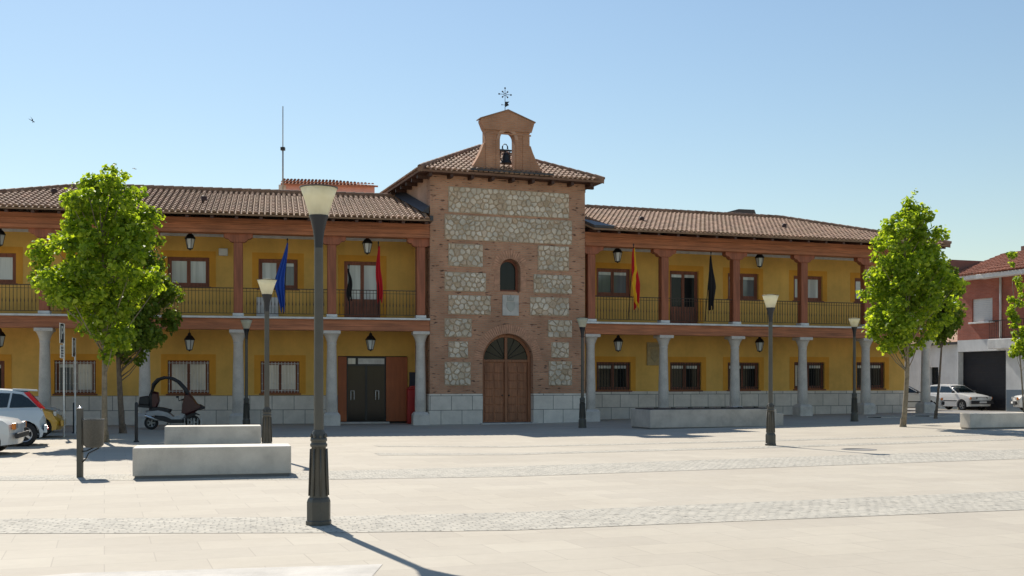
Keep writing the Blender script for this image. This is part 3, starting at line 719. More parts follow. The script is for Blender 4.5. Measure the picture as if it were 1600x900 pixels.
sh = MB(); cx = (a+e)/2; cz = zb+.42
sh.prism([(cx-.17, cz+.12), (cx-.17, cz-.08), (cx-.1, cz-.2), (cx, cz-.27), (cx+.1, cz-.2), (cx+.17, cz-.08), (cx+.17, cz+.12)], -.075, -.05)
sh.prism([(cx-.13, cz+.16), (cx-.16, cz+.36), (cx-.08, cz+.26), (cx, cz+.40), (cx+.08, cz+.26), (cx+.16, cz+.36), (cx+.13, cz+.16)], -.075, -.05)
sh.build('crest', simple('crest_relief', (.40, .40, .36), .8), pl, bevel=.008)
# tower roof
ov = .55; ze, za = 9.74, 11.62; ax, ay = TW/2, 3.75
x0, x1, y0, y1 = -ov, TW+ov, -ov, 7.5+ov
def slope(b, O, A, half, run):
    A = Vector(A); up = Vector((0, 0, 1)); h = up.cross(A); h.normalize()
    S = (h*run+up*(za-ze)); SL = S.length; S.normalize()
    tiles(b, O, A, S, 0, 2*half, SL, lambda s: (s/SL*half, 2*half-s/SL*half), cl=.36)
rb = MB()
slope(rb, (x0, y0, ze), (1, 0, 0), (x1-x0)/2, ay-y0); slope(rb, (x1, y0, ze), (0, 1, 0), (y1-y0)/2, x1-ax)
slope(rb, (x1, y1, ze), (-1, 0, 0), (x1-x0)/2, y1-ay); slope(rb, (x0, y1, ze), (0, -1, 0), (y1-y0)/2, ax-x0)
for cx_, cy_ in ((x0, y0), (x1, y0), (x0, y1), (x1, y1)): ridge(rb, (ax, ay, za+.04), (cx_, cy_, ze+.05), .11)
base = MB(); P = [(x0, y0, ze), (x1, y0, ze), (x1, y1, ze), (x0, y1, ze), (ax, ay, za)]
base.add(P+[(p[0], p[1], p[2]-.09) for p in P[:4]], [(0, 1, 4), (1, 2, 4), (2, 3, 4), (3, 0, 4), (5, 6, 7, 8), (0, 1, 6, 5), (1, 2, 7, 6), (2, 3, 8, 7), (3, 0, 5, 8)], uv=(2.2, 7.1))
tr_ = base.build('tower_roof', 'tile', tower); 
rt = rb.build('roof_tiles', 'tile', tr_)
raf = MB().box(-.06, .06, -.46, -.002, 9.50, 9.64).build('rafter', 'darkwood', tower, T(-.1, 0, 0))
spots = [T(-.1+i*(TW+.2)/8, 0, 0) for i in range(1, 9)]+[T(0, .2+i*.85, 0) @ RZ(R(-90)) for i in range(9)]+[T(TW, .2+i*.85, 0) @ RZ(R(90)) for i in range(9)]
for mm_ in spots: c_ = raf.copy(); COL.objects.link(c_); c_.matrix_local = mm_
b = MB(); b.box(x0+.01, x1-.01, y0+.01, -.003, 9.641, 9.649); b.box(x0+.01, -.003, 0, y1, 9.641, 9.649); b.box(TW+.003, x1-.01, 0, y1, 9.641, 9.649)
b.build('soffit', 'darkwood', tower)
# belfry
cu = 3.17
out = [(-1.64, 9.86), (1.64, 9.86), (1.62, 10.0), (1.42, 10.12), (1.22, 10.45), (1.08, 10.75), (.98, 11.02), (.93, 11.04), (.93, 11.50), (1.0, 11.62), (1.10, 11.86), (1.10, 11.94), (0, 12.33), (-1.10, 11.94), (-1.10, 11.86), (-1.0, 11.62), (-.93, 11.50), (-.93, 11.04), (-.98, 11.02), (-1.08, 10.75), (-1.22, 10.45), (-1.42, 10.12), (-1.62, 10.0)]
ho = arch(-.32, .30, 9.95, 11.22, 12)
BM = MT @ T(cu, 0, 0)
bel = MB().prism(out, .0, .36, [ho]).build('belfry', 'belfry', root, BM, bevel=.006)
b = MB(); b.prism([(-1.0, 11.55), (1.0, 11.55), (1.1, 11.86), (1.12, 11.95), (0, 12.36), (-1.12, 11.95), (-1.1, 11.86)], -.05, -.002)
b.prism([(-.98, 11.40), (.98, 11.40), (.98, 11.46), (-.98, 11.46)], -.035, -.002)
for s in (-1, 1):
    b.box(s*.78-.14, s*.78+.14, -.03, -.002, 9.95, 11.4); b.box(s*.42-.07, s*.42+.07, -.025, -.002, 9.95, 11.24)
b.build('brick_moulding', 'belfry', bel, bevel=.005)
b = MB()
halfring(b, -.01, 11.22, .315, .45, -.03, -.002, 14); b.build('brick_arch', 'archbrick', bel)
b = MB()
for s in (-1, 1):
    b.prism([(0, 12.345), (s*1.16, 11.945), (s*1.16, 11.985), (0, 12.40)], -.08, .42)
b.build('coping', 'tile', bel)
b = MB(); b.box(-1.72, 1.72, -.62, -.01, 9.80, 9.87); b.prism([(-1.72, 9.87), (1.72, 9.87), (1.60, 9.97), (-1.60, 9.97)], -.12, -.01); b.build('flashing', 'lead', bel)
b = MB()
for i in range(9):
    a_ = -.22+i*.055
    b.obox(T(a_, -.25-.1*rnd.random(), 9.92+.05*rnd.random()) @ Matrix.Rotation(rnd.uniform(-.6, .6), 4, 'Y') @ RZ(rnd.random()), -.07, .07, -.09, .09, -.02, .02)
b.build('loose_tile', 'tile', bel)
WB = root.matrix_basis @ BM
bell = thing('bell', 'small dark bell in its black iron yoke inside the belfry arch', 'bell'); bell.matrix_basis = T(*T0) @ BM
MB().lathe([(.24, 10.30), (.22, 10.35), (.175, 10.42), (.15, 10.55), (.13, 10.66), (.07, 10.73), (.0, 10.74)], 16, (0, .18)).build('bell_body', 'iron', bell)
y = MB(); y.box(-.27, .27, .26, .34, 10.82, 10.88); y.tube([(-.2, .3, 10.85), (-.21, .3, 10.55), (-.12, .3, 10.38)], .022); y.tube([(.2, .3, 10.85), (.21, .3, 10.55), (.12, .3, 10.38)], .022)
y.tube([(0, .3, 10.7), (0, .3, 10.85)], .03)
y.tube([(.10*math.cos(t)*1.0, .3, 10.97+.13*math.sin(t)) for t in np.linspace(-math.pi/2, 1.5*math.pi, 17)], .018)
y.tube([(-.13, .3, 10.85), (-.12, .3, 11.0), (-.05, .3, 11.1)], .014); y.tube([(.13, .3, 10.85), (.12, .3, 11.0), (.05, .3, 11.1)], .014)
y.build('yoke', 'iron', bell)
vane = thing('weather_vane', 'black iron cross with a small pennant on the belfry peak', 'weather vane'); vane.matrix_basis = T(*T0) @ BM @ T(0, .3, 0)
MB().tube([(0, 0, 12.3), (0, 0, 13.33)], .014, r1=.009).build('rod', 'iron', vane)
b = MB(); cz = 13.07
for i in range(8):
    t = math.pi*i/4; L = .25 if i % 2 == 0 else .15
    if i == 6: continue
    b.tube([(.05*math.cos(t), 0, cz+.05*math.sin(t)), (L*math.cos(t), 0, cz+L*math.sin(t))], .010, 6)
    b.lathe([(.001, -.03), (.026, 0), (.001, .03)], 6, (0, 0)) if False else None
    b.obox(T(L*math.cos(t), 0, cz+L*math.sin(t)) @ Matrix.Rotation(-t, 4, 'Y'), -.028, .028, -.012, .012, -.028, .028)
b.tube([(.05*math.cos(t), 0, cz+.05*math.sin(t)) for t in np.linspace(0, 2*math.pi, 13)], .009, 5); b.build('cross', 'iron', vane)
MB().prism([(.0, 12.56), (.17, 12.66), (.11, 12.72), (.19, 12.80), (.0, 12.78)], -.008, .008).build('pennant', 'iron', vane)
b = MB(); b.tube([(0, 0, 12.65), (-.12, 0, 12.65)], .008, 5); b.lathe([(.001, 12.62), (.03, 12.65), (.001, 12.68)], 8, (-.13, 0)); b.build('pointer', 'iron', vane)

# ------------------------------------------------------------------ lanterns
def make_lantern():
    r = thing('hanging_lantern', '', 'lantern')
    MB().tube([(0, 0, .36), (0, 0, .75)], .010, 6).build('rod', 'iron', r)
    MB().lathe([(.001, .40), (.05, .36), (.06, .30), (.10, .27), (.17, .17), (.175, .14)], 6, smooth=False).build('roof_cap', 'iron', r)
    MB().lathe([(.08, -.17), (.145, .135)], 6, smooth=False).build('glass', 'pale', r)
    b = MB()
    for i in range(6):
        t = math.pi*i/3; b.tube([(.085*math.cos(t), .085*math.sin(t), -.18), (.152*math.cos(t), .152*math.sin(t), .14)], .009, 5)
    b.lathe([(.001, -.24), (.03, -.21), (.09, -.19), (.09, -.17)], 6, smooth=False); b.build('cage', 'iron', r)
    return r
LAN = None
def lantern(px, py, m, v, label):
    global LAN
    k = (px-800)/F; ang = TL if m is ML else TR; P = T0 if m is ML else T1
    c, s = math.cos(ang), math.sin(ang); px0, py0 = P.x-v*s, P.y+v*c
    u = (k*py0-px0)/(c-k*s); Y = py0+u*s; X = px0+u*c; z = EYE+(HOR-py)*Y/F
    if LAN is None: LAN = o = make_lantern()
    else: o = copy_tree(LAN)
    o.location = (X, Y, z); o.scale = (1.2, 1.2, 1.15); o['label'] = label; o['group'] = 'iron lanterns hanging in the galleries'
L_ = 'black iron lantern hanging '
for a in [(0, 374, ML, 'under the upper gallery eave at the far left edge'), (297, 380, ML, 'in the upper gallery between left tree and blue flag'), (574, 387, ML, 'in the upper gallery beside the red flag'),
          (0, 532, ML, 'at ground level at the far left edge above the parked cars'), (296, 538, ML, 'at ground level above the roofed scooter'), (579, 538, ML, 'above the main glass entrance'),
          (965, 401, MR, 'in the upper gallery beside the red and yellow flag'), (1187, 409, MR, 'in the upper gallery right of the black flag'),
          (966, 540, MR, 'at ground level beside the tower, left of the stone relief'), (1187, 541, MR, 'at ground level behind the lamp post in the sun'), (1384, 543, MR, 'at ground level beside the right tree trunk')]:
    lantern(a[0], a[1], a[2], 1.0, L_+a[3])

# small things on the facade
def face(px, py, P, ang, v):
    k = (px-800)/F; c, s = math.cos(ang), math.sin(ang); a, b = P.x-v*s, P.y+v*c
    u = (k*b-a)/(c-k*s); return u, EYE+(HOR-py)*(b+u*s)/F
u, z = face(349, 394, T0, TL, 2.1)
q = MB().box(u-.17, u+.17, 1.98, 2.19, z-.14, z+.14); q.M = I4
o = q.build('alarm_box', 'white', root, ML, bevel=.02)
u, z = face(1022, 553, T1, TR, 2.2)
o = MB().box(u-.36, u+.36, 2.13, 2.198, z-.50, z+.50).build('relief_plaque', 'tanstone', root, MR, bevel=.01)
b = MB()
b.box(u-.28, u+.28, 2.115, 2.13, z+.3, z+.42); b.prism([(u-.2, z+.2), (u-.2, z-.15), (u, z-.38), (u+.2, z-.15), (u+.2, z+.2)], 2.11, 2.13)
b.build('crest', simple('relief_worn', (.36, .30, .18), .9, scale=12), o, bevel=.01)
u, z = face(418, 472, T0, TL, 1.9)
q = MB().box(u-.42, u+.42, 1.75, 2.1, BAL+.1, BAL+.85); o = q.build('condenser_unit', 'white', None, T(*T0) @ RZ(TL), bevel=.02)
tag(o, 'pale boxed unit standing on the upper gallery floor behind the blue flag', 'air conditioner')
b = MB().box(-.35, .35, -.2, .2, 0, 1.35); b.prism([(-.35, 1.35), (.35, 1.35), (.35, 1.4), (.2, 1.5), (-.2, 1.5), (-.35, 1.4)], -.2, .2)
vm = thing('vending_machine', 'red machine standing by the entrance behind the column beside the tower', 'vending machine')
vm.matrix_basis = T(*T0) @ RZ(TL) @ T(-.36, 1.55, 0); b.build('body', 'red', vm, bevel=.04)
MB().box(-.05, .05, -.215, -.198, .5, .95).build('coin_panel', 'white', vm); MB().box(-.33, .33, -.19, .19, -.02, -.001).build('foot', 'plastic', vm)

# ------------------------------------------------------------------ flags
def flagmat(name, kind):
    m, t, b = new_mat(name); b.inputs['Roughness'].default_value = .8; uv = N(t, 'ShaderNodeUVMap'); sp = N(t, 'ShaderNodeSeparateXYZ'); t.links.new(uv.outputs[0], sp.inputs[0])
    if kind == 'spain': r = ramp(t, sp.outputs[0], [(0, (.50, .012, .015)), (.30, (.78, .48, .02)), (.72, (.55, .012, .015))]); r.color_ramp.interpolation = 'CONSTANT'
    elif kind == 'blue': r = ramp(t, sp.outputs[0], [(0, (.015, .07, .36)), (1, (.02, .085, .44))])
    elif kind == 'red': r = ramp(t, sp.outputs[0], [(0, (.50, .012, .02)), (1, (.60, .015, .03))])
    else: r = ramp(t, sp.outputs[0], [(0, (.008, .008, .01)), (1, (.015, .013, .015))])
    t.links.new(r.outputs[0], b.inputs['Base Color']); return m
def flag(px_top, py_top, px_bot, py_bot, ang, P, wtop, wmid, wbot, mat, label, lean, pole_px, seed):
    ut, zt = face(px_top, py_top, P, ang, -.55); ub, zb = face(px_bot, py_bot, P, ang, -.25)
    up, _ = face(pole_px, 480, P, ang, -.1)
    r = thing('flag', label, 'flag', group='limp flags on the gallery rail'); r.matrix_basis = T(P.x, P.y, 0) @ RZ(ang) @ T(up, -.12, BAL+.1)
    o0 = Vector((up, -.12, BAL+.1)); top = Vector((ut, -.60, zt+.05))-o0
    pm = MB().tube([(0, 0, 0), tuple(top)], .017, 8); pm.lathe([(.001, .07), (.035, .03), (.03, 0), (.001, -.03)], 8) if False else None
    pm.build('pole', 'iron', r)
    MB().lathe([(.01, top.z-.02), (.035, top.z+.03), (.01, top.z+.09)], 8, (top.x, top.y)).build('finial', 'iron', r)
    rr = random.Random(seed); b = MB(); nr, nc = 26, 15; vs = []; uvs = []
    xc1 = ub-up
    for j in range(nr+1):
        t = j/nr; z = (zt-BAL-.1-.05)*(1-t)+(zb-BAL-.1)*t
        # width profile
        w_ = wtop+(wmid-wtop)*min(1, t/.6) if t < .6 else wmid+(wbot-wmid)*(t-.6)/.4
        xc = top.x*(1-t)+xc1*t+.03*math.sin(t*7+seed)
        yc = top.y*(1-t)+(-.12)*t
        if seed == 1: xc += -.42*w_+.10*max(0, t-.6)
        for i in range(nc+1):
            s = i/nc
            fold = .055*math.sin(s*math.pi*5+seed+t*2.2)*(.35+t)
            vs.append((xc+(s-.5)*w_, yc+fold-.02, z+(.10*(s-.5)*w_ if j < nr else -.12*math.sin(s*9))))
            uvs.append((s+(.38*math.sin(6.2*t+3.6) if seed == 3 else 0), t))
    fs = [(j*(nc+1)+i, j*(nc+1)+i+1, (j+1)*(nc+1)+i+1, (j+1)*(nc+1)+i) for j in range(nr) for i in range(nc)]
    b.add(vs, fs, smooth=True); b.uv = [None]*len(fs); o = b.build('cloth', mat, r)
    d = o.data.uv_layers[0].data
    for p in o.data.polygons:
        for li in p.loop_indices: d[li].uv = uvs[o.data.loops[li].vertex_index]
    m = o.modifiers.new('thickness', 'SOLIDIFY'); m.thickness = .006
flag(449, 378, 441, 484, TL, T0, .05, .38, .14, flagmat('blue_cloth', 'blue'), 'plain blue flag hanging limp behind the second lamp post', 0, 443, 1)
flag(591, 383, 593, 470, TL, T0, .06, .24, .20, flagmat('red_cloth', 'red'), 'narrow red flag hanging limp above the main entrance', 0, 591, 2)
flag(989, 386, 995, 480, TR, T1, .10, .40, .26, flagmat('red_yellow_cloth', 'spain'), 'red and yellow striped flag hanging limp next to the tower', 0, 981, 3)
flag(1110, 398, 1112, 481, TR, T1, .06, .42, .20, flagmat('black_cloth', 'black'), 'black flag hanging limp between two posts of the right gallery', 0, 1101, 4)
flag(545, 418, 547, 466, TL, T0, .04, .18, .16, flagmat('flag_reflection_cloth', 'black'), 'short dark cloth standing for a flag reflected in the balcony door left of the red flag', 0, 546, 5)  # cloth drawn as the dark reflection of a flag in the window

# ------------------------------------------------------------------ street lamps
def make_lamp():
    r = thing('street_lamp', '', 'street lamp')
    b = MB().lathe([(.148, 0), (.150, .05), (.138, .06), (.138, .27), (.128, .30), (.115, .32)], 8, smooth=False, rot=R(22.5))
    b.lathe([(.108, .31), (.084, .90), (.098, .905), (.101, .935), (.088, .945), (.088, .965), (.097, .97), (.097, 1.0), (.080, 1.01), (.076, 1.07), (.056, 1.10)], 16)
    for i in range(8):
        t = math.pi*i/4+.39; b.tube([(.114*math.cos(t), .114*math.sin(t), .34), (.096*math.cos(t), .096*math.sin(t), .88)], .010, 5)
        b.lathe([(.001, 1.0), (.018, 1.02), (.012, 1.045), (.001, 1.06)], 6, (.085*math.cos(t), .085*math.sin(t)))
    b.build('pedestal', 'lampmetal', r)
    MB().lathe([(.056, 1.09), (.051, 3.20)], 14).build('pole', 'lampmetal', r)
    MB().lathe([(.048, 3.18), (.054, 3.30), (.066, 3.40), (.095, 3.52), (.112, 3.56), (.112, 3.575)], 20).build('collar', 'lampdark', r)
    MB().lathe([(.108, 3.575), (.165, 3.76), (.212, 3.893), (.206, 3.893), (.158, 3.76), (.10, 3.585)], 28, cap=False).build('lamp_shade', 'shade', r)
    MB().lathe([(.206, 3.893), (.10, 3.915), (.0, 3.92)], 28, cap=False).build('lid', 'shade', r)
    MB().lathe([(.212, 3.885), (.220, 3.887), (.220, 3.900), (.205, 3.900)], 28, cap=False).build('rim', 'lampmetal', r)
    MB().lathe([(.035, 3.576), (.035, 3.70), (.045, 3.74), (.0, 3.80)], 10).build('bulb', 'lens', r)
    return r
lamps = [(498, 820, 'tall grey lamp post in the foreground, casting a long shadow on the paving'), (417, 713, 'grey lamp post behind the two granite benches, before the blue flag'),
         (1204, 696, 'grey lamp post standing alone in the sun in front of the stone planter'), (910, 668.5, 'grey lamp post in the shade at the right corner of the tower'),
         (385, 665, 'shaded grey lamp post beside a column, left of the blue flag'), (1335, 658.5, 'shaded grey lamp post next to the last columns of the right wing')]
LP = make_lamp()
for i, (px, py, lb) in enumerate(lamps):
    o = LP if i == 0 else copy_tree(LP)
    X, Y, z = at(px, py); 
    if i == 4: Y = 41.6-1.2; X = (px-800)/F*Y; z = 0
    if i == 1: Y = 24.6; X = (px-800)/F*Y
    o.location = (X, Y, z); o.rotation_euler = (0, 0, .3*i); o['label'] = lb; o['group'] = 'street lamps on the square'

# ------------------------------------------------------------------ benches and planter
def slab(px0, py0, px1, h, depth, ang, label, name='stone_bench', cat='bench', mat='bench', group='granite block benches', L=None):
    X, Y, z = at(px0, py0); k = (px1-800)/F; c, s = math.cos(ang), math.sin(ang)
    if L is None: L = (k*Y-X)/(c-k*s)
    r = thing(name, label, cat, (X, Y, z), ang, group)
    MB().box(0, L, 0, depth, .05, h).build('seat_block', mat, r, bevel=.012)
    MB().box(.03, L-.03, .03, depth-.03, -.15, .049).build('recessed_base', 'asphalt', r)
    return r, L
slab(207, 749, 455, .53, .9, R(14), 'long low granite block bench nearest the camera, beside the lamp post')
slab(257, 698, 408, .51, .9, R(14), 'granite block bench standing behind the larger front one')
slab(1516, 671, 1640, .52, .5, R(17), 'granite block bench at the right edge, before the parked white cars', L=3.2)
X, Y, z = at(1016, 671)
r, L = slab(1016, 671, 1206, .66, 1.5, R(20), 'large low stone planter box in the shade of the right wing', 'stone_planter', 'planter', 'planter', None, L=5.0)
b = MB().box(.12, L-.12, .12, 1.38, .661, .70)
b.build('rim_slab', 'lead', r)
for i in range(7): MB().box(.3+i*.66, .42+i*.66, .2, .32, .70, .735).build('spout', 'iron', r)
MB().box(L+.01, L+.45, .25, 1.3, -.05, .50).build('side_block', 'planter', r, bevel=.01)
# ------------------------------------------------------------------ litter bin, bollards, signs, rack
X, Y, z = at(125, 746)
r = thing('litter_bin', 'dark metal litter bin hung on a square post, left of the front bench', 'litter bin', (X, Y, 0))
MB().box(-.045, .045, -.045, .045, 0, 1.2).lathe([(.066, 0), (.066, .015)], 4, rot=R(45)).build('post', 'lampmetal', r, bevel=.006)
MB().lathe([(.12, .52), (.165, .56), (.178, .98), (.183, .99), (.183, 1.01), (.165, 1.01), (.15, .6)], 20, (.235, 0)).build('bucket', simple('perforated_steel', (.09, .088, .08), .5, scale=40, metal=.3), r)
MB().tube([(.04, 0, .26), (.10, 0, .32), (.15, 0, .42), (.25, 0, .47), (.33, 0, .51)], .012, 6).build('bracket', 'iron', r)
MB().tube([(.04, 0, .45), (.12, 0, .46), (.24, 0, .52)], .012, 6).build('brace', 'iron', r); MB().box(.045, .07, -.03, .03, .86, .95).build('clamp', 'iron', r)
MB().lathe([(.051, 1.2), (.03, 1.22), (0, 1.225)], 4, rot=R(45)).build('cap', 'chrome', r)
def bollard(px, py, label, hgt=1.1):
    X, Y, z = at(px, py); r = thing('bollard', label, 'bollard', (X, Y, z), 0, 'dark steel bollards')
    MB().lathe([(.045, 0), (.045, hgt-.04), (.035, hgt-.01), (.0, hgt)], 12).build('post', 'iron', r); MB().lathe([(.075, 0), (.075, .03), (.05, .05)], 12).build('foot', 'iron', r)
bollard(213, 691, 'dark bollard in front of the scooter, left of the rear bench')
bollard(116, 677, 'dark bollard between the parking sign and the left tree', 1.0)
def textmesh(body, size, mat, parent, m):
    c = bpy.data.curves.new('letter', 'FONT'); c.body = body; c.size = size; c.align_x = 'CENTER'; c.align_y = 'CENTER'; c.extrude = .002; c.offset = size*.02
    o = bpy.data.objects.new('letter', c); COL.objects.link(o); dg = bpy.context.evaluated_depsgraph_get()
    me = bpy.data.meshes.new_from_object(o.evaluated_get(dg)); bpy.data.objects.remove(o); me.name = 'letter'
    me.materials.clear(); me.materials.append(M[mat]); q = bpy.data.objects.new('letter', me); COL.objects.link(q); q.parent = parent; q.matrix_local = m
M['signblue'] = simple('dark_sign_face', (.012, .012, .03), .4, bmp=0)
def psign(px, py, hgt, label, phi, small):
    X, Y, z = at(px, py); r = thing('parking_sign', label, 'sign', (X, Y, z), 0, 'parking signs by the left tree')
    MB().lathe([(.026, 0), (.026, hgt)], 10).build('pole', 'white', r)
    pm = T(0, -.03, hgt-.30) @ RZ(phi)
    p = MB().box(-.44, -.02, -.012, .012, -.3, .3).build('sign_plate', 'white', r, pm, bevel=.008)
    MB().box(-.42, -.04, -.016, -.013, -.28, .28).build('sign_face', 'signblue', p)
    textmesh('P', .56, 'white', p, T(-.23, -.019, 0) @ Matrix.Rotation(R(90), 4, 'X'))
    if small:
        s_ = MB().box(-.38, -.03, -.010, .010, -.2, .2).build('lower_plate', 'white', r, T(0, -.03, hgt-.84) @ RZ(phi))
        b = MB()
        for i in range(4): b.box(-.34, -.07, -.013, -.011, -.15+i*.08, -.12+i*.08)
        b.build('text_lines', 'bluepaint', s_)
psign(100, 683, 3.4, 'parking sign with a white letter P on dark, nearer one left of the tree trunk', R(98), True)
psign(117.5, 678, 3.05, 'parking sign half hidden by leaves, just right of the nearer one', R(102), False)
X, Y, z = at(302, 671)
r = thing('bicycle_rack', 'low rack of thin pale hoops behind the rear bench by the scooter', 'bicycle rack', (X, Y, 0), R(12))
for i in range(7): MB().tube([(i*.11-.4, 0, 0), (i*.11-.4, 0, .36), (i*.11-.4, .06, .40), (i*.11-.4, .12, .36), (i*.11-.4, .12, 0)], .011, 6).build('hoop', 'white', r)
MB().tube([(-.46, 0, .03), (.34, 0, .03)], .014, 6).tube([(-.46, .12, .03), (.34, .12, .03)], .014, 6).build('base_bar', 'white', r)

# ------------------------------------------------------------------ scooter with roof
X, Y, z = at(268, 671); SM = thing('roofed_scooter', 'dark scooter with a curved roof frame parked before the left wing', 'scooter', (X, Y, 0), R(8))
def wheel(parent, x, y, r, wd, rim='rim', spokes=5, name='wheel'):
    mm = T(x, y, r) @ Matrix.Rotation(R(90), 4, 'X')
    k = .62; o = MB().lathe([(r*k, -wd/2), (r*.9, -wd/2), (r, -wd*.32), (r, wd*.32), (r*.9, wd/2), (r*k, wd/2), (r*k, -wd/2)], 28, cap=False).build(name, 'rubber', parent, mm)
    b = MB().lathe([(r*.66, -wd*.42), (r*.66, wd*.42), (r*.58, wd*.42), (r*.56, wd*.25), (r*.56, -wd*.25), (r*.58, -wd*.42), (r*.66, -wd*.42)], 28, cap=False)
    for s in (-1, 1):
        b.lathe([(.0, s*wd*.38), (r*.17, s*wd*.36), (r*.19, s*wd*.2)], 14, cap=False)
        for i in range(spokes):
            t = 2*math.pi*i/spokes
            b.obox(RZ(t), r*.12, r*.60, -r*.095, r*.095, s*wd*.30-.008, s*wd*.30+.008)
    b.build('rim', rim, o); MB().lathe([(r*.55, -.01), (r*.55, .01)], 20).build('brake_disc', 'plastic', o)
    return o
wheel(SM, -.68, 0, .235, .12, 'hub', 5); wheel(SM, .72, 0, .25, .11, 'hub', 5)
silver = simple('silver_fairing', (.33, .36, .40), .35, metal=.4, bmp=0); maroon = simple('dark_maroon', (.06, .012, .014), .35, bmp=0)
def loft(prof, hw, n=7, drop=.25, power=2.2):
    """side profile (x,z) extruded across y with rounded edges"""
    b = MB(); cxm = sum(p[0] for p in prof)/len(prof); czm = sum(p[1] for p in prof)/len(prof); m = len(prof); vs = []
    for j in range(n):
        s = -1+2*j/(n-1); k = 1-drop*abs(s)**power
        for p in prof: vs.append((cxm+(p[0]-cxm)*(1-drop*.4*abs(s)**power), s*hw, czm+(p[1]-czm)*k))
    fs = [(j*m+i, j*m+(i+1) % m, (j+1)*m+(i+1) % m, (j+1)*m+i) for j in range(n-1) for i in range(m)]
    b.add(vs, fs, smooth=True)
    b.add(vs[:m], [tuple(range(m))]); b.add(vs[-m:], [tuple(range(m))])
    return b
loft([(-.88, .40), (-.60, .50), (-.25, .46), (.05, .26), (.38, .25), (.50, .42), (.60, .75), (.46, .74), (.34, .48), (.10, .42), (-.1, .62), (-.45, .72), (-.86, .66)], .22).build('body', silver, SM)
loft([(-.30, .30), (-.05, .22), (.42, .22), (.48, .36), (.05, .36), (-.2, .50), (-.55, .50), (-.6, .40)], .24).build('floor_board', 'plastic', SM)
loft([(-.76, .66), (-.35, .60), (-.02, .60), (.02, .70), (-.30, .78), (-.74, .80)], .21).build('seat', 'plastic', SM)
loft([(-.70, .72), (-.50, .72), (-.40, 1.0), (-.44, 1.30), (-.60, 1.34), (-.70, 1.0)], .20).build('backrest', maroon, SM)
loft([(.34, .50), (.50, .46), (.80, .60), (1.04, .74), (1.02, .82), (.86, .92), (.74, 1.12), (.60, 1.30), (.46, 1.30), (.38, .9)], .26).build('front_fairing', maroon, SM)
loft([(.52, .58), (.72, .62), (1.10, .70), (1.15, .78), (.98, .88), (.6, .84)], .19).build('nose', 'plastic', SM)
loft([(.44, .22), (.60, .40), (.86, .54), (.98, .50), (.80, .60), (.50, .62), (.38, .40)], .10).build('mudguard', 'plastic', SM)
for s in (-1, 1):
    MB().tube([(-.66, s*.18, .72), (-.68, s*.20, 1.2), (-.60, s*.20, 1.56), (-.44, s*.20, 1.74), (-.22, s*.20, 1.81), (.02, s*.20, 1.78), (.24, s*.20, 1.66), (.44, s*.20, 1.44), (.60, s*.19, 1.18)], .048, 8).build('roof_frame', 'plastic', SM)
b = MB(); pts_ = [(-.68, 1.2), (-.60, 1.58), (-.44, 1.76), (-.22, 1.83), (.02, 1.80), (.24, 1.68)]
for (xa, za_), (xb, zb_) in zip(pts_[:-1], pts_[1:]): b.add([(xa, -.2, za_), (xa, .2, za_), (xb, .2, zb_), (xb, -.2, zb_), (xa, -.2, za_-.03), (xa, .2, za_-.03), (xb, .2, zb_-.03), (xb, -.2, zb_-.03)], [(0, 1, 2, 3), (4, 5, 6, 7), (0, 1, 5, 4), (2, 3, 7, 6), (1, 2, 6, 5), (3, 0, 4, 7)])
b.build('roof', 'plastic', SM)
MB().add([(.26, -.18, 1.64), (.26, .18, 1.64), (.60, .18, 1.22), (.60, -.18, 1.22), (.255, -.18, 1.63), (.255, .18, 1.63), (.59, .18, 1.21), (.59, -.18, 1.21)], [(0, 1, 2, 3), (4, 5, 6, 7), (0, 1, 5, 4), (2, 3, 7, 6), (1, 2, 6, 5), (3, 0, 4, 7)]).build('windscreen', 'mid', SM)
loft([(-1.10, .86), (-.72, .82), (-.70, 1.12), (-.80, 1.18), (-1.06, 1.14)], .19).build('top_box', 'plastic', SM)
MB().lathe([(.0, 0), (.11, .02), (.125, .12), (.09, .22), (.0, .25)], 12, (-.52, 0)).build('helmet', 'white', SM, T(0, 0, 1.02)) if False else None
MB().tube([(.30, -.32, 1.0), (.42, -.16, 1.06), (.46, 0, 1.02), (.42, .16, 1.06), (.30, .32, 1.0)], .018, 8).build('handlebar', 'plastic', SM)
MB().tube([(.30, -.32, 1.0), (.28, -.36, 1.12)], .012).box(.22, .30, -.44, -.34, 1.10, 1.18).build('mirror', 'plastic', SM)
loft([(-1.12, .78), (-.65, .74), (-.62, .82), (-.95, .88), (-1.12, .86)], .17).build('rear_rack', 'plastic', SM)
MB().tube([(-.15, -.17, .34), (-.5, -.19, .36), (-.86, -.19, .50)], .05, 10).build('exhaust', 'chrome', SM)
MB().tube([(-.1, -.1, .25), (-.2, -.26, .02)], .014).tube([(.46, 0, 1.0), (.62, 0, .6), (.72, 0, .25)], .035).build('fork', 'plastic', SM)

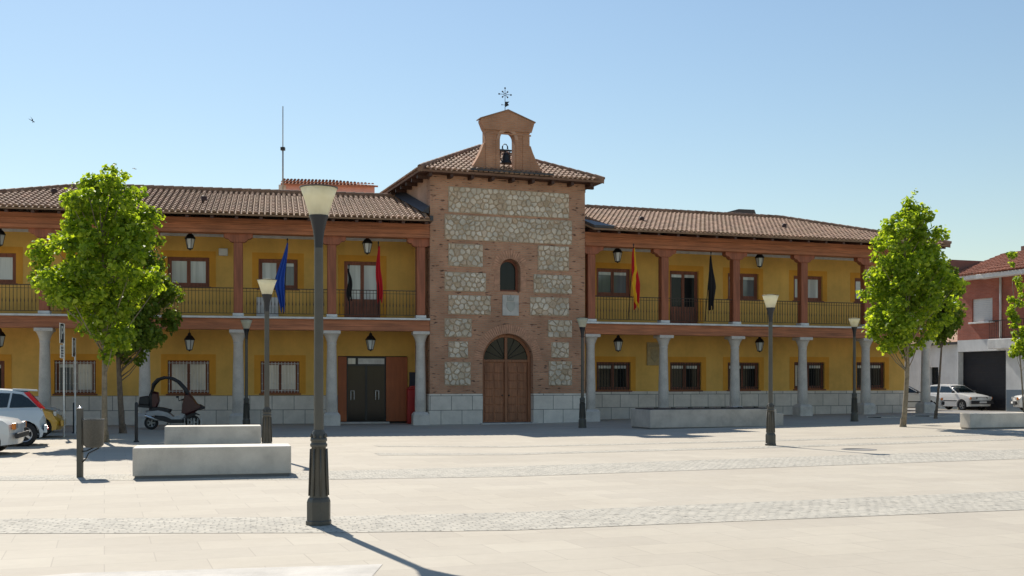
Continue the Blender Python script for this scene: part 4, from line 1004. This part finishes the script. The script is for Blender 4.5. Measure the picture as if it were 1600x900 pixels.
# ------------------------------------------------------------------ cars
def make_car(label, X, Y, z, rz, body, gh, hw, mat, glassside, wheels, R_, front, rear, sill=.22, hatch=None, name='parked_car', group='cars parked around the square', rim='hub', extra=None):
    r = thing(name, label, 'car', (X, Y, z), rz, group)
    # body side outline with wheel arches
    top = body; x0, x1 = top[0][0], top[-1][0]
    bot = []; 
    for wx in sorted(wheels, reverse=True):
        ra = R_+.055; t0 = math.asin(max(-1, min(1, (sill-R_)/ra)))
        bot += [(wx+ra*math.cos(t), R_+ra*math.sin(t)) for t in np.linspace(t0, math.pi-t0, 13)]
    prof = list(top)+[(x1-.04, sill+.02)]+bot+[(x0+.04, sill+.02)]
    zt = max(p[1] for p in top); n = 11; m = len(prof); vs = []
    for j in range(n):
        s = -1+2*j/(n-1); s = math.copysign(abs(s)**.6, s)
        for (x, zz) in prof:
            e = abs(s)**5; hz = max(0, (zz-.45)/(zt-.45)); plan = abs(s)**3
            xx = x-(.16*plan*math.copysign(1, x) if abs(x) > max(abs(x0), abs(x1))*.86 else 0)
            yy = s*hw*(1-.07*hz**2) if zz > .6 else s*hw*(1-.03*max(0, (.45-zz)/.3))
            vs.append((xx, yy, zz-.035*e*hz))
    b = MB(); fs = [(j*m+i, j*m+(i+1) % m, (j+1)*m+(i+1) % m, (j+1)*m+i) for j in range(n-1) for i in range(m)]
    b.add(vs, fs, smooth=True)
    for k in (0, n-1):
        tri = tessellate_polygon([[Vector((p[0], p[1], 0)) for p in prof]])
        b.add(vs[k*m:(k+1)*m], [tuple(t) for t in tri])
    bo = b.build('body', mat, r)
    sm_ = bo.modifiers.new('e', 'EDGE_SPLIT'); sm_.split_angle = R(35)
    # greenhouse gh: (xrb,zb),(xrt,zt),(xft,zt),(xfb,zb)
    (xa, za1), (xb, zb1), (xc, zc1), (xd, zd1) = gh; hb, ht = hw*.91, hw*.72
    zb_, zt_ = min(za1, zd1), max(zb1, zc1)
    def yy(z_): return hb+(ht-hb)*(z_-zb_)/(zt_-zb_)
    roofm = [(xb+(xc-xb)*t, (zb1+(zc1-zb1)*t)+.05*math.sin(math.pi*t)) for t in np.linspace(0, 1, 7)]
    P = [(xa, za1)]+roofm+[(xd, zd1)]; b = MB(); vs = []; mm = len(P); ny = 9
    for j in range(ny):
        s = -1+2*j/(ny-1)
        for (x, z_) in P: vs.append((x-(.06*abs(s)**2*(1 if x > 0 else -1)), s*yy(z_), z_-.03*abs(s)**4))
    b.add(vs, [(j*mm+i, j*mm+i+1, (j+1)*mm+i+1, (j+1)*mm+i) for j in range(ny-1) for i in range(mm-1)], smooth=True)
    for k in (0, ny-1): b.add(vs[k*mm:(k+1)*mm], [tuple(range(mm))])
    ro = b.build('cabin', mat, r); ro.modifiers.new('e', 'EDGE_SPLIT').split_angle = R(35)
    for s in (-1, 1):
        for poly in glassside:
            q = MB(); q.add([(x, s*(yy(z_)+.004), z_) for x, z_ in poly]+[(x, s*(yy(z_)-.02), z_) for x, z_ in poly], [tuple(range(len(poly)))]+[(i, (i+1) % len(poly), (i+1) % len(poly)+len(poly), i+len(poly)) for i in range(len(poly))])
            q.build('side_window', 'carglass', r)
    def pane(nm, xl, zl, xu, zu):
        L0, U0 = Vector((xl, 0, zl)), Vector((xu, 0, zu)); sgn = 1 if xl > 0 else -1
        d = (U0-L0).normalized(); nn = Vector((d.z, 0, -d.x))*sgn
        if nn.z < 0: nn = -nn
        q = MB(); vs = []; fs = []
        for t in (.10, .92):
            p = L0.lerp(U0, t)
            for i in range(9):
                s = -1+2*i/8; pp = p+nn*.012; vs.append((pp.x-.06*s*s*sgn, s*(yy(p.z)-.05), pp.z-.03*abs(s)**4))
        q.add(vs, [(i, i+1, i+10, i+9) for i in range(8)], smooth=True)
        o = q.build(nm, 'carglass', r); sd2 = o.modifiers.new('t', 'SOLIDIFY'); sd2.thickness = .008; sd2.offset = 0
    pane('windscreen', xd, zd1, xc, zc1); pane('rear_window', xa, za1, xb, zb1)
    for wx in wheels:
        for s in (-1, 1): wheel(r, wx, s*(hw-.10), R_, .18, rim)
    u = MB().box(x0+.3, x1-.3, -hw+.12, hw-.12, sill-.03, .5)
    u.build('underbody', 'plastic', r)
    for k, (nm, x_, y0_, y1_, z0_, z1_, mt) in enumerate(front+rear):
        for s in ((-1, 1) if y0_ > 0 else (0,)):
            if s == 0: q = MB().box(x_-.05, x_+.03, -y1_, y1_, z0_, z1_)
            else: q = MB().box(x_-.05, x_+.03, min(s*y0_, s*y1_), max(s*y0_, s*y1_), z0_, z1_)
            q.build(nm, mt, r, bevel=.015)
    for s in (-1, 1):
        MB().box(xd-.30, xd-.20, s*(hb+.02)-.0, s*(hb+.16), zb_+.02, zb_+.13).build('mirror', 'plastic', r, bevel=.02)
    if extra: extra(r, hw, yy)
    return r
wp = paint('white_car_paint', (.72, .72, .70)); sp_ = paint('silver_blue_paint', (.52, .60, .66)); yp = paint('mustard_car_paint', (.50, .30, .035)); tp_ = paint('pale_teal_paint', (.45, .58, .58))
oldhatch = dict(body=[(-1.83, .45), (-1.85, .75), (-1.78, .93), (-.2, .93), (.85, .93), (1.2, .88), (1.72, .80), (1.84, .70), (1.86, .45)], gh=[(-1.76, .92), (-1.38, 1.36), (.15, 1.36), (.88, .93)], hw=.79,
    glassside=[[(-1.3, .97), (-1.18, 1.29), (-.52, 1.30), (-.52, .97)], [(-.44, .97), (-.44, 1.30), (.12, 1.28), (.64, .97)]], wheels=[-1.15, 1.18], R_=.29,
    front=[('bumper', 1.86, -1, .77, .36, .54, 'plastic'), ('headlight', 1.80, .42, .70, .60, .74, 'lens'), ('grille', 1.80, -1, .40, .60, .73, 'plastic'), ('indicator', 1.78, .71, .76, .60, .73, 'amber'), ('number_plate', 1.895, -1, .25, .40, .50, 'white')],
    rear=[('rear_bumper', -1.83, -1, .77, .36, .54, 'plastic'), ('tail_light', -1.83, .58, .74, .62, .82, 'redlens')])
def trim(r, hw, yy):
    for s in (-1, 1): MB().box(-.82, .85, s*hw-.012, s*hw+.012, .50, .545).build('door_trim', 'plastic', r)
def place(px, py):  # ground point
    return at(px, py)
def by(px, Y, lx, ly, h):                       # car origin so that its local point (lx, ly) is seen at px, Y deep
    X = (px-800)/F*Y; c, sn = math.cos(h), math.sin(h); X, Y = X-(c*lx-sn*ly), Y-(sn*lx+c*ly); return X, Y, g(X, Y)+.004, h
make_car('white hatchback parked with its front to the square before the dark garage', *by(1503, 59.5, 1.18, -.75, R(-66)), mat=wp, extra=trim, **oldhatch)
make_car('white car whose bonnet shows between the tree trunk and the last column', *by(1474, 56.5, 1.84, -.6, R(-20)), mat=wp, extra=trim, **oldhatch)
make_car('white hatchback cut off by the right edge of the view', *by(1587, 56, 1.84, .60, R(165)), mat=wp, extra=trim, **oldhatch)
# left: silver hatch seen from its right side, tail to the right
def focus_extra(r, hw, yy):
    for s in (-1, 1):
        MB().add([(-1.76, s*(yy(.97)+.012), .95), (-1.62, s*(yy(.97)+.012), .99), (-1.27, s*(yy(1.36)+.012), 1.38), (-1.38, s*(yy(1.36)+.012), 1.39), (-1.78, s*(yy(.97)-.12), .95), (-1.40, s*(yy(1.36)-.1), 1.39), (-1.62, s*(yy(.97)-.06), .97), (-1.27, s*(yy(1.36)-.06), 1.37)],
                 [(0, 1, 2, 3), (0, 3, 5, 4), (1, 2, 7, 6), (4, 5, 7, 6)]).build('tail_light', 'redlens', r)
        MB().box(-.9, .85, s*hw-.01, s*hw+.012, .46, .52).build('door_trim', 'plastic', r)
    MB().prism([(-1.60, 1.41), (-1.58, 1.45), (-1.0, 1.48), (-1.0, 1.43)], -.55, .55).build('spoiler', sp_, r)
focus = dict(body=[(-1.74, .38), (-1.80, .50), (-1.80, .66), (-1.74, .84), (-1.70, .95), (-1.4, .98), (-.2, .93), (.95, .90), (1.5, .84), (1.9, .68), (2.05, .5), (2.05, .42)], gh=[(-1.74, .95), (-1.36, 1.41), (-.1, 1.45), (1.0, .92)], hw=.85,
    glassside=[[(-1.60, 1.0), (-1.38, 1.22), (-1.22, 1.33), (-1.0, 1.36), (-.93, .99)], [(-.88, 1.0), (-.95, 1.36), (-.25, 1.38), (-.22, .98)], [(-.15, .98), (-.18, 1.38), (.05, 1.36), (.75, .97)]], wheels=[-1.28, 1.32], R_=.31,
    front=[('headlight', 1.90, .42, .74, .62, .76, 'lens')], rear=[('rear_bumper', -1.77, -1, .78, .34, .54, sp_), ('rear_reflector', -1.81, .5, .74, .42, .47, 'redlens')], rim='rim')
M['_'] = None
make_car('silver blue hatchback with tall red tail lights parked tail towards the square', *by(38, 28.7, -1.28, .75, R(203)), mat=sp_, extra=focus_extra, **focus)
oldsal = dict(oldhatch); oldsal['front'] = [('bumper', 1.86, -1, .77, .38, .50, 'plastic'), ('headlight', 1.80, .42, .66, .58, .72, 'lens'), ('indicator', 1.80, .66, .78, .58, .72, 'amber')]
make_car('white car whose rounded nose with amber indicator enters at the left edge', *by(26, 25.2, 1.84, -.70, R(15)), mat=wp, extra=trim, **oldsal)
ye = dict(body=[(-1.83, .45), (-1.85, .75), (-1.78, .93), (-.2, .93), (.75, .97), (1.15, .90), (1.55, .78), (1.80, .62), (1.88, .50), (1.88, .40)], gh=[(-1.76, .92), (-1.38, 1.44), (.0, 1.46), (.85, .96)], hw=.82,
    glassside=[[(-1.3, 1.0), (-1.18, 1.35), (-.52, 1.38), (-.52, 1.0)], [(-.44, 1.0), (-.44, 1.38), (.0, 1.37), (.58, 1.0)]], wheels=[-1.15, 1.22], R_=.30,
    front=[('bumper', 1.86, -1, .77, .34, .52, yp), ('headlight', 1.66, .50, .76, .64, .78, 'lens')], rear=[('tail_light', -1.83, .58, .74, .62, .82, 'redlens')])
make_car('mustard yellow car with its nose showing behind the silver hatchback', *by(98, 33.2, 1.86, -.6, R(19)), mat=yp, **ye)
te = dict(oldhatch)
make_car('pale teal car parked beyond the yellow one, only part of its bonnet visible', *by(92, 36.6, 1.84, -.6, R(20)), mat=tp_, **te)

# ------------------------------------------------------------------ trees
def leaves(name, mat, parent, centers, rad, count, size, seed, m=None):
    rg = np.random.default_rng(seed); nC = len(centers); C = np.array(centers); Rr = np.array(rad)
    wgt = Rr**2.2; wgt /= wgt.sum(); idx = rg.choice(nC, count, p=wgt)
    d = rg.normal(size=(count, 3)); d /= np.linalg.norm(d, axis=1)[:, None]
    rr = Rr[idx]*rg.uniform(.25, 1, count)**.6*rg.uniform(.75, 1.25, count)
    pos = C[idx]+d*rr[:, None]*np.array([1, 1, .85])
    nrm = d*.55+rg.normal(size=(count, 3))*.55+np.array([0, 0, .45]); nrm /= np.linalg.norm(nrm, axis=1)[:, None]
    a = np.cross(nrm, rg.normal(size=(count, 3))); a /= np.linalg.norm(a, axis=1)[:, None]; b = np.cross(nrm, a)
    s = (size*rg.uniform(.55, 1.25, count))[:, None]; fold = nrm*s*.22
    # six-cornered leaf folded on its midrib, drawn as two quads
    P0 = pos-a*s*.5; P1 = pos-a*s*.15+b*s*.48+fold; P2 = pos+a*s*.30+b*s*.34+fold; P3 = pos+a*s*.62; P4 = pos+a*s*.30-b*s*.34+fold; P5 = pos-a*s*.15-b*s*.48+fold
    V = np.stack([P0, P1, P2, P3, P4, P5], 1).reshape(-1, 3)
    me = bpy.data.meshes.new(name); me.vertices.add(len(V)); me.vertices.foreach_set('co', V.astype(np.float32).ravel())
    base = (np.arange(count)*6)[:, None]
    loops = np.concatenate([base+np.array([0, 1, 2, 3]), base+np.array([0, 3, 4, 5])], 1).ravel()
    me.loops.add(len(loops)); me.loops.foreach_set('vertex_index', loops.astype(np.int32))
    me.polygons.add(count*2); me.polygons.foreach_set('loop_start', (np.arange(count*2)*4).astype(np.int32))
    try: me.polygons.foreach_set('loop_total', np.full(count*2, 4, np.int32))
    except Exception: pass
    me.update(calc_edges=True)
    uvl = me.uv_layers.new(name='UVMap'); uu = np.repeat(rg.random((count, 2)), 8, 0)*40
    uvl.data.foreach_set('uv', uu.astype(np.float32).ravel())
    me.materials.append(M[mat]); o = bpy.data.objects.new(name, me); COL.objects.link(o); o.parent = parent
    if m is not None: o.matrix_local = m
    return o
def tree(label, X, Y, z, hgt, prof, lean, trunk_r, nclump, nleaf, lsize, mat, bark, seed, crad=(.22, .48), bend=.0):
    """prof: list of (height, radius, xoffset) of the crown"""
    rr = random.Random(seed); r = thing('plane_tree', label, 'tree', (X, Y, z), 0, 'young trees on the square')
    hs = [p[0] for p in prof]
    def env(h): return np.interp(h, hs, [p[1] for p in prof]), np.interp(h, hs, [p[2] for p in prof])
    top = hgt*.80; b = MB(); tp3 = []
    for i in range(13):
        t = i/12; tp3.append((lean*t+bend*math.sin(t*math.pi*1.3), .05*math.sin(t*5+seed), top*t-.03*(i == 0)))
    b.tube(tp3, trunk_r, 10, r1=trunk_r*.28)
    b.lathe([(trunk_r*1.5, -.03), (trunk_r*1.15, .12), (trunk_r, .3)], 10, cap=False)
    cs = []; rs = []
    h0, h1 = hs[0], hs[-1]
    # area weighted heights
    Hs = np.linspace(h0, h1, 60); Wt = np.array([env(h)[0]**1.5+.02 for h in Hs]); Wt /= Wt.sum(); cdf = np.cumsum(Wt)
    for k in range(nclump):
        h = float(np.interp((k+rr.random())/nclump, cdf, Hs)); R0, xo = env(h); t = rr.random()*2*math.pi
        R0 = R0*(.90+.13*math.sin(3*t+2.3*h+seed)+.10*math.sin(5*t-4.1*h))
        q = max(0, R0)*(rr.random()**.5)*.92; cr = rr.uniform(*crad)*min(1, .5+R0/1.4)
        q = min(q, max(0, R0-cr*.55))
        c = (xo+q*math.cos(t), q*math.sin(t), h); cs.append(c); rs.append(cr)
        if k % 3 == 0:
            th = max(h0*.75, h-.4-q*.9); th = min(th, top*.97); f = th/top; ip = min(11, int(f*12)); P = Vector(tp3[ip]).lerp(Vector(tp3[ip+1]), f*12-ip)
            e = Vector(c); mid = P.lerp(e, .5)+Vector((0, 0, -.08))
            b.tube([tuple(P), tuple(mid), tuple(e)], trunk_r*.24, 5, r1=.008)
    b.build('trunk', bark, r)
    leaves('crown', mat, r, cs, rs, nleaf, lsize, seed)
    return r
# left pair
X, Y, z = at(165, 691)
tree('bright green plane tree at the left, behind the litter bin', X, Y, z, 7.55, [(2.2, .2, .2), (2.6, .6, .15), (3.3, .95, .10), (3.8, 1.45, -.1), (4.3, 1.8, -.25), (5.0, 1.75, -.22), (5.8, 1.5, -.02), (6.5, 1.32, .05), (7.0, 1.0, .12), (7.5, .4, .3)], -.1, .085, 210, 15000, .122, 'leafA', 'bark', 11, crad=(.15, .36))
X, Y, z = at(192, 677)
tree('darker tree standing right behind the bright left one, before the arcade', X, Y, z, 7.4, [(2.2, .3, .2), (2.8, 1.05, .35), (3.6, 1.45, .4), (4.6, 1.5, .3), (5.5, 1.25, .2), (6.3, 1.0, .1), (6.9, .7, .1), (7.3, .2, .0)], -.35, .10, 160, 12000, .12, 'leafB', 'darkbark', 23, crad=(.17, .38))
X, Y, z = at(1411, 667)
tree('tall green plane tree at the right end of the town hall', X, Y, z, 8.2, [(2.5, .25, .0), (2.9, 1.2, -.1), (3.6, 1.5, .1), (4.6, 1.65, .22), (5.4, 1.5, .22), (6.2, 1.3, .2), (6.9, .95, .25), (7.5, .55, .3), (8.1, .15, .3)], .15, .09, 200, 14500, .125, 'leafA', 'bark', 37, crad=(.16, .38), bend=.12)
X, Y, z = at(1462, 651); X *= (Y-2)/Y
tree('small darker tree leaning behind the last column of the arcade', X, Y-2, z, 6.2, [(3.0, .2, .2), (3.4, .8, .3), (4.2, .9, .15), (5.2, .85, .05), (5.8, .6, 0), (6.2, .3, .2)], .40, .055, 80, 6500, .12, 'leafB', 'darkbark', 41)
X = (1601-800)/F*43; 
tree('thin sapling with sparse leaves at the right edge, behind the bench', X, 43, g(X, 43), 6.6, [(2.3, .3, -.1), (2.7, .6, -.12), (3.2, .5, -.15), (3.7, .3, -.22), (4.3, .45, -.3), (5.0, .33, -.35), (5.7, .2, -.4), (6.4, .22, -.45)], -.45, .035, 24, 1300, .125, 'leafA', 'bark', 53, crad=(.14, .3))
# tree pits and a painted lamp shadow
def pit(px, py, label, w_=1.1):
    X, Y, z = at(px, py); r = thing('tree_pit', label, 'tree grate', (X, Y, z), R(19), 'dark pits around the trees')
    MB().box(-w_/2, w_/2, -.45, .45, -.02, .012).build('soil', 'soil', r); b = MB()
    b.box(-w_/2-.05, w_/2+.05, -.5, -.45, -.02, .03); b.box(-w_/2-.05, w_/2+.05, .45, .5, -.02, .03); b.build('edging', 'granite', r)
pit(1388, 652, 'dark tree pit without a tree, left of the right tree trunk', 1.3); pit(1462, 650, 'dark tree pit at the foot of the small darker tree', 1.3)
X, Y, z = at(1342, 702.5)
r = thing('lamp_shadow_disc', 'dark disc painting the cast shadow of the lamp head on the sunlit paving right of the lamp post', 'painted shadow', (X, Y, g(X, Y)))
MB().lathe([(.42, -.01), (.42, .008), (.38, .010), (.38, .006), (.0, .006)], 24).build('lid', 'asphalt', r)  # flat dark disc painted as the cast shadow of a lamp head

# ------------------------------------------------------------------ background buildings
def P2(px, Y): return (px-800)/F*Y
# pink block with mast behind the left wing
Y = 66.0; zt = EYE+(HOR-286)*Y/F
xA, xB = P2(447, Y), P2(583, Y)
r = thing('pink_building', 'pink rendered block with a tiled edge rising behind the left wing roof', 'building', (xA, Y, 0), R(8))
W_ = (xB-xA)/math.cos(R(8))
o = MB().box(0, W_, 0, 8, 0, zt-.1).build('wall', 'pink', r)
MB().box(-.45, -.003, .3, 7.5, 0, zt-.05).build('side_wall', 'whitewall', r)
b = MB(); S = Vector((0, 1, .25)).normalized()
tiles(b, (0, -.25, zt-.02), (1, 0, 0), S, -.3, W_+.2, 2.2, lambda s: (-.3, W_+.2-s*1.2)); rr_ = MB().add([(-.3, -.25, zt-.06), (W_+.2, -.25, zt-.06), (W_-2.2, 2, zt+.48), (-.3, 2, zt+.48), (-.3, -.25, zt-.16), (W_+.2, -.25, zt-.16), (W_-2.2, 2, zt+.38), (-.3, 2, zt+.38)], [(0, 1, 2, 3), (4, 5, 6, 7), (0, 1, 5, 4), (1, 2, 6, 5), (2, 3, 7, 6), (3, 0, 4, 7)], uv=(1, 1)).build('roof', 'tilered', r)
b.build('roof_tiles', 'tilered', rr_)
r = thing('antenna_mast', 'thin grey mast rising above the pink block', 'antenna', (P2(442, 65), 65, 0))
zt2 = EYE+(HOR-166)*65/F
MB().tube([(0, 0, 0), (0, 0, zt2*.72)], .07, 8).tube([(0, 0, zt2*.72), (0, 0, zt2*.86)], .045, 8).tube([(0, 0, zt2*.86), (0, 0, zt2)], .028, 8).build('mast', simple('grey_mast', (.25, .25, .26), .5), r)
MB().box(-.12, .12, -.12, .12, zt2*.855, zt2*.865).build('collar', 'iron', r)
Y = 68.0; zt = EYE+(HOR-327)*Y/F
r = thing('rooftop_hut', 'small grey gabled roof peeping over the right wing ridge', 'building', (P2(1131, Y), Y, 0), R(8))
b = MB().box(0, 1.9, 0, 4, 0, zt-.25); b.build('wall', 'whitewall', r)
MB().prism([(-.1, zt-.25), (2.0, zt-.25), (1.9, zt+.0), (.9, zt+.02)], -.1, 4.1).build('roof', 'lead', r)
# brick house with garage; its front runs along the depth direction of the hall
X0, Y0 = P2(1496, 62), 62.0
HM = T(X0, Y0, .2) @ RZ(TH-R(90))                 # local x comes towards the camera, local y points away from the street (to the right)
r = thing('brick_house', 'red brick house with a white ground floor, dark garage and balcony at the right edge', 'house'); r.matrix_basis = HM
gt = 3.12; top1 = 3.75; zc = 7.0
MB().prism([(0, -.3), (.05, -.3), (.05, gt), (3.55, gt), (3.55, -.3), (14, -.3), (14, top1), (0, top1)], 0, 8).build('ground_floor_wall', 'whitewall', r)
MB().box(.06, 3.54, .35, .40, -.2, gt-.01).build('garage_door', 'gateblack', r)
gd = MB()
for i in range(8): gd.box(.08, 3.52, .33, .348, .05+i*.385, .06+i*.385)
gd.build('garage_slat', 'iron', r)
MB().box(3.60, 14, -.03, -.002, -.3, 1.05).build('base_band', 'blueplastic', r)
MB().prism(rect(0, 14, top1, zc), 0, 8, [rect(1.1, 2.6, top1+.95, zc-1.05)]).build('brick_wall', 'redbrick', r)
wo = MB().box(1.1, 2.6, .10, .16, top1+.95, zc-1.05).build('window', 'white', r)
sl = MB()
for i in range(12): sl.box(1.12, 2.58, .085, .10, top1+1.03+i*.1, top1+1.1+i*.1)
sl.build('shutter', 'whitewall', wo); MB().box(.95, 2.75, -.12, .1, top1+.86, top1+.948).build('sill', 'white', wo, bevel=.01)
MB().box(-.25, 14.2, -.5, .3, zc, zc+.22).build('cornice', 'white', r, bevel=.02)
MB().box(2.9, 14, -.6, -.002, top1-.55, top1-.05).build('balcony_slab', 'white', r, bevel=.02)
b = MB(); b.box(2.95, 14, -.58, -.55, top1+.9, top1+.94); b.box(2.95, 14, -.58, -.55, top1+.02, top1+.05)
for i in range(80): b.box(2.97+i*.13, 2.985+i*.13, -.573, -.557, top1, top1+.9)
b.box(2.95, 2.98, -.58, 0, top1+.9, top1+.94)
b.build('balcony_railing', 'iron', r)
MB().tube([(3.25, -.08, top1), (3.25, -.08, zc)], .06, 8).build('downpipe', 'white', r)
S = Vector((0, 1, .36)).normalized(); b = MB()
tiles(b, (0, -.55, zc+.23), (1, 0, 0), S, -.25, 14.2, 4.3, lambda s: (-.3, 14.2), pitch=.24)
ro = MB().add([(-.25, -.55, zc+.222), (14.2, -.55, zc+.222), (14.2, 3.5, zc+1.68), (-.25, 3.5, zc+1.68), (-.25, 8, zc+.222), (14.2, 8, zc+.222)], [(0, 1, 2, 3), (3, 2, 5, 4), (0, 3, 4), (1, 2, 5), (0, 1, 5, 4)], uv=(1, 2)).build('roof', 'tilered', r)
b.build('roof_tiles', 'tilered', ro)
b = MB(); MB().prism([(2.6, zc-.1), (14, zc-.1), (14, zc+.12), (2.6, zc+.12)], -1.1, -.52).build('porch_eave', 'white', r, bevel=.02)
tb = MB(); tiles(tb, (2.6, -1.15, zc+.14), (1, 0, 0), Vector((0, 1, .5)).normalized(), 0, 11.4, .9, lambda s: (s*.8, 12), pitch=.24); tb.build('porch_tiles', 'tilered', r)
MB().box(1.0, 14, 3.5, 3.7, zc+1.0, zc+2.0).build('ridge_wall', 'parapet', r)
MB().box(-.40, -.26, -.3, 4.8, zc-.1, zc+1.25).build('party_wall', 'parapet', r)
# white building beyond, along the same street
W2 = T(X0, Y0, .2) @ RZ(TH-R(90)) @ T(-26, .25, 0)
r = thing('white_house', 'low white walled house behind the last column and parked cars', 'house'); r.matrix_basis = W2
MB().prism(rect(0, 25.98, -.3, 3.55), 0, 7, [rect(24.2-.75, 24.2, 1.2, 2.3), rect(15, 16.2, 1.1, 2.4)]).build('wall', 'whitewall', r)
MB().box(24.2-.75, 24.2, .2, .25, 1.2, 2.3).build('window', 'dark', r); MB().box(15, 16.2, .2, .25, 1.1, 2.4).build('window', 'dark', r)
MB().box(0, 25.98, -.02, -.002, -.3, .75).build('base_band', 'blueplastic', r)
MB().box(-.1, 25.98, -.25, .1, 3.551, 3.68).build('cornice', 'lead', r)
MB().prism([(0, 0), (1, 0)], 0, 1) if False else None
ro = MB().add([(0, -.25, 3.69), (25.97, -.25, 3.69), (25.97, 3.5, 4.7), (0, 3.5, 4.7), (0, 7, 3.69), (25.97, 7, 3.69)], [(0, 1, 2, 3), (3, 2, 5, 4), (0, 3, 4), (1, 2, 5), (0, 1, 5, 4)], uv=(1, 2)).build('roof', 'tile', r)
r = thing('far_white_house', 'taller pale house seen through the leaves of the right tree', 'house'); r.matrix_basis = T(X0, Y0, .2) @ RZ(TH-R(90)) @ T(-22, 7.4, 0)
MB().prism(rect(0, 21, -.3, 6.4), 0, 8, [rect(17.5, 18.6, 4.6, 5.8), rect(13, 14.2, 4.6, 5.8)]).build('wall', 'whitewall', r)
MB().box(17.5, 18.6, .2, .25, 4.6, 5.8).build('window', 'dark', r); MB().box(13, 14.2, .2, .25, 4.6, 5.8).build('window', 'dark', r)
MB().prism([(-.2, 6.4), (21.2, 6.4), (21.2, 6.55), (-.2, 6.55)], -.3, 8.2).build('roof', 'parapet', r)

# ------------------------------------------------------------------ birds
def bird(px, py, Y, label, rot, sc):
    r = thing('bird', label, 'bird', (P2(px, Y), Y, EYE+(HOR-py)*Y/F), 0, 'birds in the sky'); r.rotation_euler = rot
    b = MB(); b.M = Matrix.Scale(sc, 4); b.tube([(-.12, 0, 0), (-.06, 0, .01), (.04, 0, .012), (.10, 0, .02)], .012, 8, r1=.02); b.lathe([(.001, -.0), (.022, .02), (.001, .04)], 8, (.11, 0))
    for s in (-1, 1):
        b.add([(.05, 0, .01), (.03, s*.10, .05), (-.06, s*.24, .03), (-.01, s*.10, .045), (-.03, 0, .01), (.05, 0, 0), (.03, s*.10, .04), (-.06, s*.24, .022), (-.01, s*.10, .035), (-.03, 0, 0)], [(0, 1, 3, 4), (1, 2, 3), (5, 6, 8, 9), (6, 7, 8), (0, 1, 6, 5), (1, 2, 7, 6), (2, 3, 8, 7), (3, 4, 9, 8)])
    b.add([(-.1, 0, 0), (-.2, -.04, 0), (-.15, 0, 0), (-.2, .04, 0), (-.1, 0, .012)], [(0, 1, 2), (0, 2, 3), (4, 1, 2), (4, 2, 3)])
    b.build('body', 'iron', r)
bird(50, 189, 45, 'small dark bird flying high at the left of the sky', (R(50), R(20), R(60)), .9)
bird(210, 264, 50, 'tiny dark bird flying just above the left tree top', (R(20), R(10), R(30)), .7)
